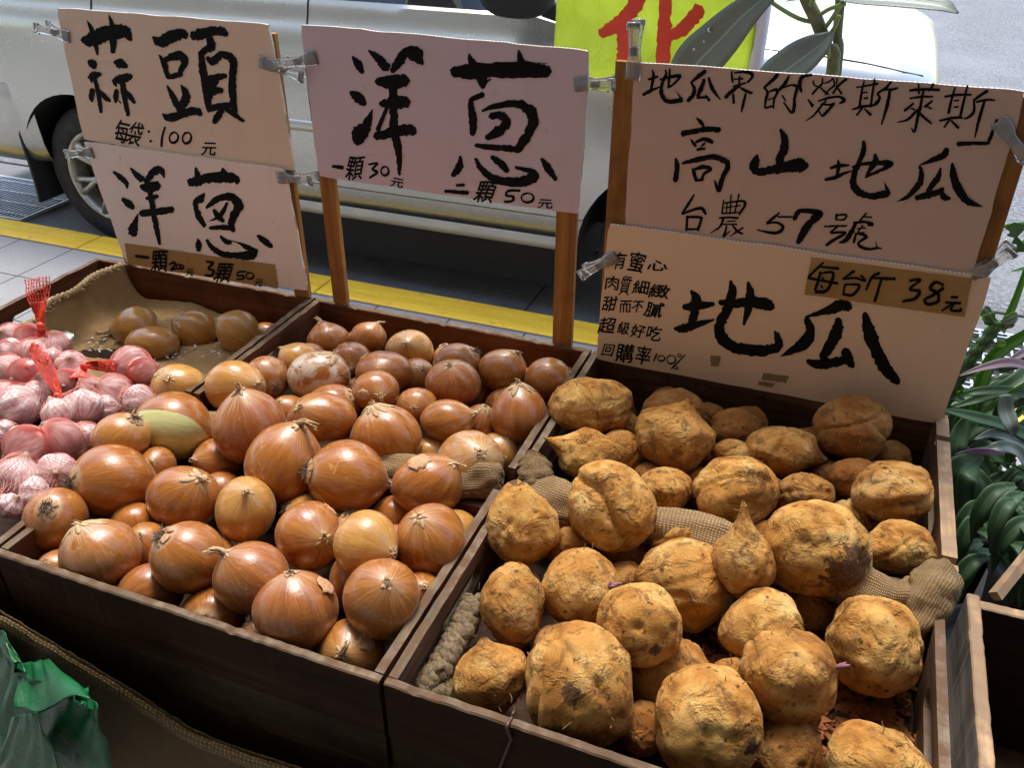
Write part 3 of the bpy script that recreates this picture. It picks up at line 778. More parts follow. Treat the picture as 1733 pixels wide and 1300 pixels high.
# dark tie wire looped over the front board
tw = MB(); tw.tube(spline([on_y(866, 1252, .524), on_y(858, 1232, .523), (on_z(866,1216,.751)), on_z(869, 1207, .7535), on_z(872, 1200, .745)], 24), .0018, 8)
tw.tube(spline([on_y(866, 1250, .523), on_y(856, 1275, .5225), on_y(846, 1300, .523), on_y(838, 1320, .523)], 12), .0018, 8)
tag(tw.obj("tie_wire", m_flat("brown_wire", (.07, .035, .025), .4), None, True), "thin brown tie wire looped over the front board of the potato crate", "wire")

# crumpled green plastic bag
def m_green():
    M = Mat("green_plastic_film", .38, (.006, .10, .03)); n = M.noise(M.pos(), 16, 4, .6)
    M.set("Base Color", M.ramp(n, [(.3, (.003, .082, .024)), (.7, (.008, .13, .04))])); M.bump(M.noise(M.pos(), 45, 4, .6, 1.0), .25, .006); return M.m
gb = MB()
def patch(c, nu_=22, nv_=22, amp=.006, seed=0):
    r2 = np.random.default_rng(seed); q = [on_y(*p) for p in c]; ks = r2.uniform(4, 15, (6, 2)); ph = r2.uniform(0, 6, 6); P = []
    for i in range(nu_):
        row = []
        for j in range(nv_):
            u, v = i/(nu_-1), j/(nv_-1); p = (q[0]*(1-u) + q[1]*u)*(1-v) + (q[3]*(1-u) + q[2]*u)*v
            w = sum(abs(math.sin(k[0]*u + k[1]*v*.5 + f)) for k, f in zip(ks, ph))/6 - .6
            row.append(p + np.array([.2, -1, .3])*w*amp*3 + np.array([0, 0, .010*math.sin(6*u + seed)*v]))
        P.append(row)
    gb.grid(np.array(P))
patch([(-70,1010,.50),(28,1120,.47),(15,1330,.42),(-90,1330,.44)], seed=1)
patch([(20,1128,.455),(165,1196,.44),(200,1330,.42),(-10,1330,.41)], seed=2)
patch([(30,1124,.462),(84,1116,.475),(158,1186,.432),(26,1200,.418)], amp=.003, seed=3)
patch([(112,1158,.455),(150,1166,.455),(162,1218,.424),(124,1176,.424)], amp=.003, seed=4)
patch([(-20,1060,.485),(8,1070,.475),(42,1130,.452),(22,1132,.452)], amp=.003, seed=5)
patch([(20,1215,.412),(62,1206,.408),(110,1320,.40),(-10,1320,.40)], amp=.004, seed=6)
o = gb.obj("plastic_bag", m_green(), None, True); solidify(o, .0005); tag(o, "crumpled green plastic bag hanging in front of the burlap cloth", "plastic bag")

# ------------------------------------------------------------------ planter box and plants on the right
pl = empty("planter_box", (.5, .7, .40)); tag(pl, "grey weathered wooden box at the right edge holding a small pot", "wooden box")
board("side_board", (.258, .42, .40), (.274, 1.0, .66), M_GREYW, M_RAW, pl); board("back_board", (.275, .984, .40), (.62, 1.0, .655), M_BOT, M_RAW, pl)
board("side_board", (.60, .42, .40), (.616, .983, .655), M_BOT, M_RAW, pl); board("front_board", (.258, .404, .40), (.616, .4195, .655), M_GREYW, M_RAW, pl)
b = MB(); b.box((.2745, .421, .40), (.5995, .983, .415)); b.obj("bottom_board", M_DARKW, pl)
b = MB(); b.box((.30, .45, 0), (.345, .50, .3995)); b.box((.55, .45, 0), (.595, .50, .3995)); b.box((.30, .92, 0), (.345, .97, .3995)); b.box((.55, .92, 0), (.595, .97, .3995)); b.obj("leg", M_DARKW, pl)
sp_ = empty("potted_seedling", (.41, .77, .415)); tag(sp_, "small leafy seedling in a bluish plastic pot inside the grey box", "plant", "potted plants")
pot(sp_, (.41, .77, .4155), .06, .085, .10, m_flat("blue_grey_plastic", (.14, .15, .24), .45))
for k in range(26):
    a = random.uniform(0, 6.28); l = random.uniform(.03, .07); c0 = np.array([.41 + .05*math.cos(a)*random.random(), .77 + .05*math.sin(a)*random.random(), .50])
    u = np.array([math.cos(a), math.sin(a), .5]); leaf("leaf", [c0, c0 + u*l*.5 + np.array([0,0,.012]), c0 + u*l], [.008, .026, .004], M_LD if k % 3 else M_LB, sp_, (0, 0, 1), nl=8, nw=5)
b = MB(); q0, q1 = on_y(1692, 1000, 1.02), on_y(1742, 938, 1.10); d = (q1 - q0)
b.tube([q0 - d*.15, q0 + d*.5, q1 + d*1.5], [.009, .009, .009], 4); tag(b.obj("pine_stick", M_RAW), "thin pale pine stick leaning behind the grey box", "stick")

M_POT = m_flat("shade_black_pot", (.006, .006, .006), .85, 0, .3, 20)  # pots coloured near black for the shade under the plants
def plant(label, name, base, r_=.09, h=.26):
    t = empty(name, base); tag(t, label, "plant", "potted plants"); pot(t, base, r_*.8, r_, h, M_POT); return t
bench = empty("shade_pallet", (.62, 1.45, 0)); tag(bench, "low pallet added under the potted plants, black for the shade there", "pallet")
b = MB(); b.box((.262, 1.03, .055), (1.15, 1.95, .08)); b.obj("deck", m_flat("shade_black_deck", (.008, .007, .006), .9, 0, .3, 12), bench)  # deck colour stands in for the deep shade below the leaves
for q in ((.28, 1.05), (1.09, 1.05), (.28, 1.90), (1.09, 1.90)):
    b = MB(); b.box((q[0], q[1], 0), (q[0] + .04, q[1] + .04, .0545)); b.obj("leg", M_DARKW, bench)
BZ = .0805
dr = plant("strap leaved dracaena with arching dark leaves beside the price boards", "dracaena_plant", (.50, 1.50, BZ))
J = lambda y, *p: [(a, c, y + dy) for a, c, dy in p]
def pl_(par, mat, y, pts, w, **k): pleaf(J(y, *pts), w, mat, par, **k)
pl_(dr, M_LD, 1.40, [(1745,742,.06),(1697,720,.02),(1640,705,-.02),(1597,694,-.05)], [26,22,20,5], facing=(0,-.6,.8))
pl_(dr, M_LG, 1.42, [(1700,668,0),(1702,695,-.01),(1712,722,-.03),(1716,738,-.03)], [18,26,22,6], facing=(.2,-1,.1))
pl_(dr, M_LG, 1.40, [(1748,792,.05),(1715,748,.02),(1682,735,0),(1648,744,-.02)], [22,24,18,3], facing=(0,-.5,.9))
pl_(dr, M_LG, 1.38, [(1752,805,.04),(1722,765,.02),(1692,757,0),(1660,765,-.01)], [24,26,20,3], facing=(0,-.6,.8))
pl_(dr, M_LD, 1.46, [(1750,622,.06),(1715,650,.02),(1665,672,0),(1612,690,-.02)], [30,28,20,4], facing=(0,-.6,.8))
pl_(dr, M_LB, 1.46, [(1735,648,0),(1705,668,0),(1670,694,0),(1655,704,0)], [4,7,7,3], facing=(0,-1,.3))
pl_(dr, M_LD, 1.44, [(1752,672,.05),(1700,662,.02),(1650,664,0),(1625,672,0)], [20,18,14,3], facing=(0,-.6,.8))
pl_(dr, M_LB, 1.40, [(1760,812,.03),(1715,788,0),(1676,780,0)], [5,4,2], facing=(0,-1,.3))
br = plant("bright green fleshy leaved plant rising behind the dracaena", "succulent_plant", (.56, 1.66, BZ))
pl_(br, M_LB, 1.58, [(1652,745,.05),(1656,690,.03),(1664,640,.01),(1690,596,-.01),(1745,560,-.02)], [22,24,22,22,16], facing=(-.3,-1,.2), fold=.3)
pl_(br, M_LB, 1.60, [(1695,560,.02),(1706,538,.01),(1722,500,0),(1742,440,-.01)], [14,13,11,7], facing=(-.4,-1,.2), fold=.3)
pl_(br, M_LB, 1.55, [(1750,380,.03),(1715,382,.01),(1690,388,0),(1668,392,-.01)], [8,9,8,4], facing=(0,-.7,.7), fold=.3)
pl_(br, M_LB, 1.55, [(1748,398,.02),(1726,418,.01),(1706,440,0)], [9,8,3], facing=(0,-.9,.5), fold=.3)
pl_(br, M_LB, 1.56, [(1745,452,.02),(1726,456,.01),(1712,459,0)], [7,5,2], facing=(0,-.9,.5))
pl_(br, M_LD, 1.57, [(1690,628,.02),(1712,618,.01),(1745,612,0)], [10,18,20], facing=(0,-.9,.5))
# jagged dark leaf
jl = [(1747,376),(1733,380),(1716,376),(1700,384),(1712,390),(1704,398),(1718,402),(1712,412),(1727,414),(1720,426),(1748,426)]
b = MB(); q = [on_y(a, c, 1.53) for a, c in jl]; cen = sum(q)/len(q) + np.array([0, -.006, 0])
for i in range(len(q) - 1): b.add([q[i], q[i+1], cen], [(0, 1, 2)])
o = b.obj("serrated_leaf", M_LD, br); solidify(o, .002)
eu = plant("thorny euphorbia with a thick ridged stem and small round leaves", "euphorbia_plant", (.36, 1.62, BZ), .08)
S = spline([on_y(1690,545,1.50), on_y(1668,575,1.50), on_y(1645,605,1.50), on_y(1622,640,1.51), on_y(1600,690,1.53), np.array([.33, 1.60, .60]), np.array([.36, 1.62, BZ + .2])], 60)
b = MB(); 
for k in range(5):
    q = []
    for i in range(60): th = k*1.2566 + .2; q.append(S[i] + .0055*np.array([math.cos(th), math.sin(th)*.8, .4*math.cos(th+1)]))
    b.tube(q, [.0062 + .0016*math.sin(i*1.1 + k) for i in range(60)], 7)
b.obj("stem", M_LD, eu, True)
for i in range(34):
    k = random.randrange(2, 44) if i > 9 else i // 2; p = S[k]; sgn = 1 if i % 2 else -1
    u = np.array([sgn*.85, random.uniform(-.5, .1), .15 + random.uniform(-.1, .55) + (.5 if k < 6 else 0)]); u /= np.linalg.norm(u); l = random.uniform(.022, .04)
    leaf("leaf", [p, p + u*l*.4, p + u*l*.8, p + u*l], [.002, .003, .012, .006], M_LB if i % 3 else M_LG, eu, (0, -.8, .5), nl=9, nw=5)
rh = plant("oyster plant with purple backed pointed leaves", "oyster_plant", (.62, 1.36, BZ))
pl_(rh, M_LP, 1.38, [(1752,628,.05),(1712,616,.02),(1668,622,0),(1621,637,-.02)], [24,22,14,2], facing=(0,-.4,.9))
pl_(rh, M_LV, 1.36, [(1700,768,.01),(1672,764,0),(1645,764,0),(1616,769,-.01)], [3,13,11,2], facing=(.1,-1,.1))
pl_(rh, M_LP, 1.36, [(1752,842,.02),(1725,846,.01),(1704,856,0)], [14,12,3], facing=(0,-.7,.7))
pl_(rh, M_LB, 1.34, [(1752,862,.02),(1730,868,.01),(1712,880,0)], [10,8,2], facing=(0,-.7,.7))
pl_(rh, M_LP, 1.45, [(1752,590,.05),(1730,600,.02),(1700,615,0)], [20,16,3], facing=(0,-.4,.9))
hb = plant("broad dark green leaves drooping beside the right rim of the potato crate", "broadleaf_plant", (.40, 1.32, BZ), .08, .22)
pl_(hb, M_LD, 1.33, [(1662,770,.06),(1640,786,.02),(1622,805,0),(1620,850,-.005),(1630,900,0)], [14,40,56,52,6], facing=(-.3,-1,.2))
pl_(hb, M_LD, 1.34, [(1655,790,.05),(1645,815,.02),(1650,860,0),(1650,912,0)], [8,28,26,4], facing=(.3,-1,.2))
pl_(hb, M_LD, 1.36, [(1640,700,.04),(1625,730,.02),(1618,760,0),(1630,790,0)], [10,30,30,8], facing=(.2,-1,.2))
for k in range(30):
    px, py = random.uniform(1650, 1790), random.uniform(850, 985); y = random.uniform(1.16, 1.30); l = random.uniform(50, 100); s_ = random.choice((-1, 1, -1))
    pl_(random.choice((dr, hb, hb)), M_LD, y, [(px, py - 30, .03), (px + s_*l*.3, py - 20, .01), (px + s_*l*.6, py + 15, -.01), (px + s_*l*.75, py + 60, -.02)], [10, 26, 24, 3], facing=(0, -.6, .8))
for k in range(80):
    px, py = random.uniform(1615, 1765), random.uniform(640, 880); a = random.uniform(-1, 1); y = random.uniform(1.48, 1.72); l = random.uniform(50, 110); s_ = random.choice((-1, 1))
    pl_(random.choice((dr, rh, hb)), M_LD, y, [(px, py, .03), (px + s_*l*.4, py - 18 + a*10, 0), (px + s_*l*.8, py + 10 + a*20, -.02), (px + s_*l, py + 36 + a*30, -.03)], [10, 24, 20, 3], facing=(0, -.6, .8))

# ------------------------------------------------------------------ price signs
def m_board(name, a):
    M = Mat(name, .62, a); p = M.pos(); n = M.noise(p, 3.2, 4, .6); f = M.noise(M.map(p, (30, 30, 3)), 1, 4, .6); s_ = M.noise(p, 38, 5, .7)
    c = M.mix(n, tuple(x*.93 for x in a), tuple(min(1, x*1.05) for x in a)); c = M.mix(M.math('MULTIPLY', M.step(f, .5, .8), .25), c, tuple(x*.80 for x in a))
    c = M.mix(M.math('MULTIPLY', M.step(s_, .66, .74), .5), c, (.30, .19, .12))
    M.set("Base Color", c); M.bump(M.noise(M.map(p, (260, 8, 8)), 1, 2), .06, .001); return M.m
def m_cut_edge():
    M = Mat("corrugated_cut_edge", .9, (.62, .57, .50)); p = M.pos(); w = M.math('ADD', M.math('MULTIPLY', M.wave(p, .314/.006, 2.5, 'X', 3), .45), M.math('MULTIPLY', M.noise(p, 150, 4, .7), .6))
    M.set("Base Color", M.ramp(w, [(.30, (.30, .25, .20)), (.55, (.66, .62, .56))])); return M.m
M_CUT = m_cut_edge()
i_ = Mat("black_brush_ink", .7, (.004, .004, .004), spec=.12); i_.set("Base Color", i_.ramp(i_.noise(i_.pos(), 60, 4), [(.3, (.003,)*3), (.7, (.007,)*3)])); M_INK = i_.m
M_STRIP = m_flat("brown_cardboard_strip", (.36, .205, .065), .7, 0, .12, 25)
M_STAKE = m_wood("orange_pine_stake", (.33, .15, .045), (.46, .24, .085), 2, None, dark=.6)
YS = 1.277; TH = .0045
def sign(label, Y, corners, mat, tear=.0008):
    q = [on_y(a, c, Y) for a, c in corners]; cen = sum(q)/4
    t = empty("price_sign", (cen[0], Y + .002, min(p[2] for p in q))); tag(t, label, "price sign", "hand lettered price signs")
    ring = []; side = []
    for k in range(4):
        a, c = q[k], q[(k+1) % 4]; nn = 26 if k % 2 == 0 else 16
        for i in range(nn):
            s_ = i/nn; r_ = min(1, i/3, (nn-i)/3); p = a*(1-s_) + c*s_
            o = (cen - p); o[1] = 0; o /= np.linalg.norm(o); corner = .003*(1-min(1, i/2))*(1 if i < 2 else 0)
            j = tear*(.8*math.sin(i*.9 + k*2 + cen[0]*9) + rng.normal(0, .5))*r_
            ring.append(p + o*(j + corner)); side.append(k)
    n = len(ring); b = MB(); b.v = [tuple(p) for p in ring] + [tuple(p + np.array([0, TH, 0])) for p in ring]
    b.f.append(tuple(range(n))); b.m.append(0); b.f.append(tuple(n + i for i in reversed(range(n)))); b.m.append(0)
    for i in range(n): b.f.append((i, n + i, n + (i+1) % n, (i+1) % n)); b.m.append(1)
    o = b.obj("board", None, t, False, [mat, M_CUT])
    bm = bmesh.new(); bm.from_mesh(o.data); bmesh.ops.recalc_face_normals(bm, faces=bm.faces); bm.to_mesh(o.data); bm.free()
    return t
def flatpiece(name, parent, Y, pts, mat, rag=0.0):
    ring = []
    for k in range(len(pts)):
        a, c = np.array(pts[k], float), np.array(pts[(k+1) % len(pts)], float)
        for i in range(14): ring.append(on_y(*(a + (c - a)*i/14 + rng.normal(0, rag, 2)), Y))
    n = len(ring); b = MB(); b.v = [tuple(p) for p in ring] + [tuple(p + np.array([0, .0006, 0])) for p in ring]
    b.f.append(tuple(range(n))); b.m.append(0)
    for i in range(n): b.f.append((i, n + i, n + (i+1) % n, (i+1) % n)); b.m.append(0)
    return b.obj(name, mat, parent)
def ink(parent, jobs, name="lettering"):
    b = MB()
    for job in jobs: (strokes_to if job[0] == 's' else chars_to)(b, *job[1:])
    b.obj(name, M_INK, parent)
ZA, ZBB, Z2, ZC, ZD, ZE, ZF, ZG, ZH = (120,20,5.2), (170,260,5.2515), (480,0,3.0946), (1080,100,5.4156), (1360,110,4.8139), (1120,180,5.2), (1380,220,5.097), (1000,410,5.65), (1130,430,3.1509)
def S3(txt):
    return [[tuple(float(v) for v in p.split(',')) for p in st.split()] for st in txt.strip().split('/')]
def ringst(cx, cy, rx, ry, w, tilt=0.0):
    return [(cx + rx*math.cos(t)*1 + tilt*ry*-math.sin(t), cy + ry*math.sin(t), w*(.85 + .25*math.sin(t*1.5))) for t in np.linspace(-2.2, 4.3, 12)]

# garlic sign (upper left)
g1 = sign("pinkish board with the big garlic characters and a price of 100, upper left", YS, [(95,12),(455,40),(500,290),(141,236)], m_board("sign_board_pink", (.80, .61, .47)))
ink(g1, [('s', S3("100,245,60 170,245,128 290,195,132 400,172,130 480,182,110 530,248,26/140,70,4 175,140,40 210,250,55 235,375,22/330,20,4 355,90,42 375,200,72 367,355,40/"
 "155,432,36 190,455,76 212,490,40/150,578,20 200,560,76 264,545,30/180,590,42 184,622,14/210,590,36 235,690,40 262,860,34 268,885,22/190,680,44 180,740,50 185,788,22/240,685,22 290,740,46 345,785,26/"
 "378,440,24 430,452,88 495,480,32/365,608,26 430,592,86 530,566,60/385,620,42 400,655,16/455,615,46 465,720,52 503,910,34/400,685,40 395,750,50 395,798,18/415,775,8 440,800,14/478,690,18 520,740,46 560,800,28/"
 "715,215,12 790,260,108 900,212,112 980,192,95 1016,228,34/775,375,12 820,450,50 855,582,36/820,425,40 900,390,76 970,388,80 1002,440,68 972,500,54 960,558,44/850,572,40 910,562,52 975,545,42/"
 "845,645,12 890,730,50 940,830,56 950,865,42/968,640,14 1012,720,70 1005,780,80 958,850,62/805,897,16 870,930,76 1000,890,70 1100,872,74 1145,905,42/1060,178,34 1100,202,100 1220,172,90 1320,168,80 1372,202,42/"
 "1215,220,60 1238,300,80 1185,332,60 1145,362,52/1145,350,54 1160,500,64 1185,650,70 1205,800,66 1214,880,22/1195,400,30 1250,432,74 1320,372,64 1400,397,70 1430,455,66 1420,600,66 1425,750,66 1442,882,52/"
 "1200,590,60 1290,572,62 1365,560,46/1280,590,70 1225,660,94/1210,700,90 1290,690,62 1332,690,50/1205,610,80 1215,760,66/1220,850,58 1320,827,60 1440,812,50/1330,860,52 1290,920,66 1260,975,44/1350,842,32 1420,890,50 1522,960,26/"
 "683,1045,20 686,1060,22/697,1130,20 703,1142,22/828,1010,16 802,1100,22 797,1185,20"), *ZA, YS - .0006),
 ('s', [ringst(905,1105,38,46,24,.1), ringst(1020,1108,38,48,24,.1)], *ZA, YS - .0007),
 ('c', [("每",450,1055,125,200),("袋",565,1075,125,205),("元",1215,1205,125,112)], *ZA, YS - .0006)])
# small onion sign below it
g2 = sign("pale pink board with two onion characters and a brown price strip, lower left", YS - .006, [(140,239),(482,285),(521,493),(214,447)], m_board("sign_board_pale_pink", (.86, .72, .66)))
ink(g2, [('s', S3("115,160,22 180,210,50 230,262,44 236,312,8/195,400,32 245,440,66 295,485,36/335,530,6 305,620,62 288,680,90 305,725,54/265,125,14 310,175,46 370,232,62/565,212,14 540,150,60 490,150,80 440,200,60 398,250,44/"
 "355,290,34 420,297,96 515,287,86/405,395,32 460,390,46 510,375,32/355,530,52 420,525,66 540,510,66 642,492,60/440,330,42 455,420,52 470,520,52 495,650,50 526,805,26/"
 "782,238,50 830,252,86 950,217,86 1100,207,96 1200,228,80 1215,268,26/845,120,14 860,180,50 890,275,42/1085,125,16 1090,170,62 1060,250,52/925,350,12 888,400,70 845,440,46 870,550,52 925,645,38/"
 "940,482,22 1010,422,56 1100,382,66 1180,392,76 1230,462,80 1190,540,76 1165,620,66 1182,690,36/1125,435,22 1095,500,42 1050,560,36 970,600,8/1005,500,32 1050,560,56 1095,602,32/970,660,32 1050,656,42 1140,658,46 1190,682,36/"
 "865,755,10 872,810,56 870,865,32/945,765,26 990,832,42 1080,890,56 1200,907,62 1330,902,84 1382,880,62/1388,872,50 1300,830,48 1222,790,14 1160,775,8/1065,732,22 1110,775,46 1160,790,36/1395,727,26 1450,770,56 1522,830,36"), *ZBB, YS - .0066)])
flatpiece("price_strip", g2, YS - .0075, [(210.5,411.5),(465,448.5),(470,489),(216,447)], M_STRIP, .35)
ink(g2, [('s', S3("312,908,18 430,925,20/612,985,12 652,965,16 662,990,15 630,1032,15 678,1018,12/940,960,14 1000,970,17 960,1020,15 1005,1042,17 985,1082,17 930,1080,14/1292,1048,13 1228,1052,14 1218,1082,14 1268,1085,14 1268,1112,15 1212,1115,13") [:3] + [ringst(693,1003,17,20,13), ringst(720,1005,16,19,13)], *ZBB, YS - .0083, 1.45),
 ('c', [("顆",525,955,140,185),("元",795,1055,66,62)], *ZBB, YS - .0083, 5, .026)], "price_lettering")
ink(g2, [('s', S3("940,960,14 1000,970,17 960,1020,15 1005,1042,17 985,1082,17 930,1080,14/1292,1048,13 1228,1052,14 1218,1082,14 1268,1085,14 1268,1112,15 1212,1115,13") + [ringst(1328,1085,34,28,15)], *ZBB, YS - .0083, 1.35),
 ('c', [("顆",1095,1058,140,170),("元",1405,1148,74,62)], *ZBB, YS - .0083, 5, .026)], "price_lettering")
# middle sign
g3 = sign("violet grey board with large onion characters on two stakes, prices 30 and 50", YS, [(508,40),(998,85),(980,363),(539,298)], m_board("sign_board_violet", (.66, .535, .60)))
ink(g3, [('s', S3("360,295,12 390,335,42 412,380,24/350,480,22 390,510,56 425,545,30/465,572,6 430,660,62 398,705,86 388,750,44/445,262,12 490,300,40 540,358,52/728,335,16 690,285,82 640,275,50 600,325,50 568,375,24/"
 "485,425,34 560,427,76 645,422,66/505,542,28 570,540,72 650,532,56/480,712,44 570,692,56 650,677,62 686,692,42/562,510,26 530,590,22 492,680,26/572,455,42 576,560,46 580,680,44 603,800,36 606,915,14/"
 "885,367,52 940,377,70 1100,367,78 1300,367,82 1388,372,62/1010,343,4 1200,324,5 1380,330,4/970,280,8 985,320,36 1035,410,54 1045,458,26/1040,440,20 1085,412,8/1230,260,8 1240,310,38 1250,365,42/"
 "1045,495,32 985,522,26 985,580,36 993,640,42 990,705,28/1040,580,14 1100,557,30 1220,542,42 1290,582,56 1305,650,52 1260,730,52 1220,792,36/1080,610,32 1130,602,42 1170,640,46 1120,690,52 1062,722,28/1005,760,22 1080,770,30 1180,777,36 1225,785,30/"
 "925,815,10 920,870,42 885,920,24/1005,830,16 1040,890,32 1120,940,44 1230,952,52 1300,932,62 1305,900,36 1215,875,16/1090,820,24 1140,860,40 1172,897,28/1350,830,16 1385,880,40 1426,942,20/"
 "255,870,16 310,877,24/445,860,11 490,855,13 465,885,13 490,902,15 450,930,13/905,970,15 945,968,17/845,1000,18 965,1010,22/1238,998,13 1180,998,14 1165,1022,14 1202,1030,14 1195,1052,15 1155,1056,12") + [ringst(530,895,20,23,14), ringst(1277,1035,32,24,14)], *Z2, YS - .0006),
 ('c', [("顆",373,880,86,120),("元",595,957,66,46),("顆",1058,1005,98,112),("元",1370,1067,76,46)], *Z2, YS - .0006)])
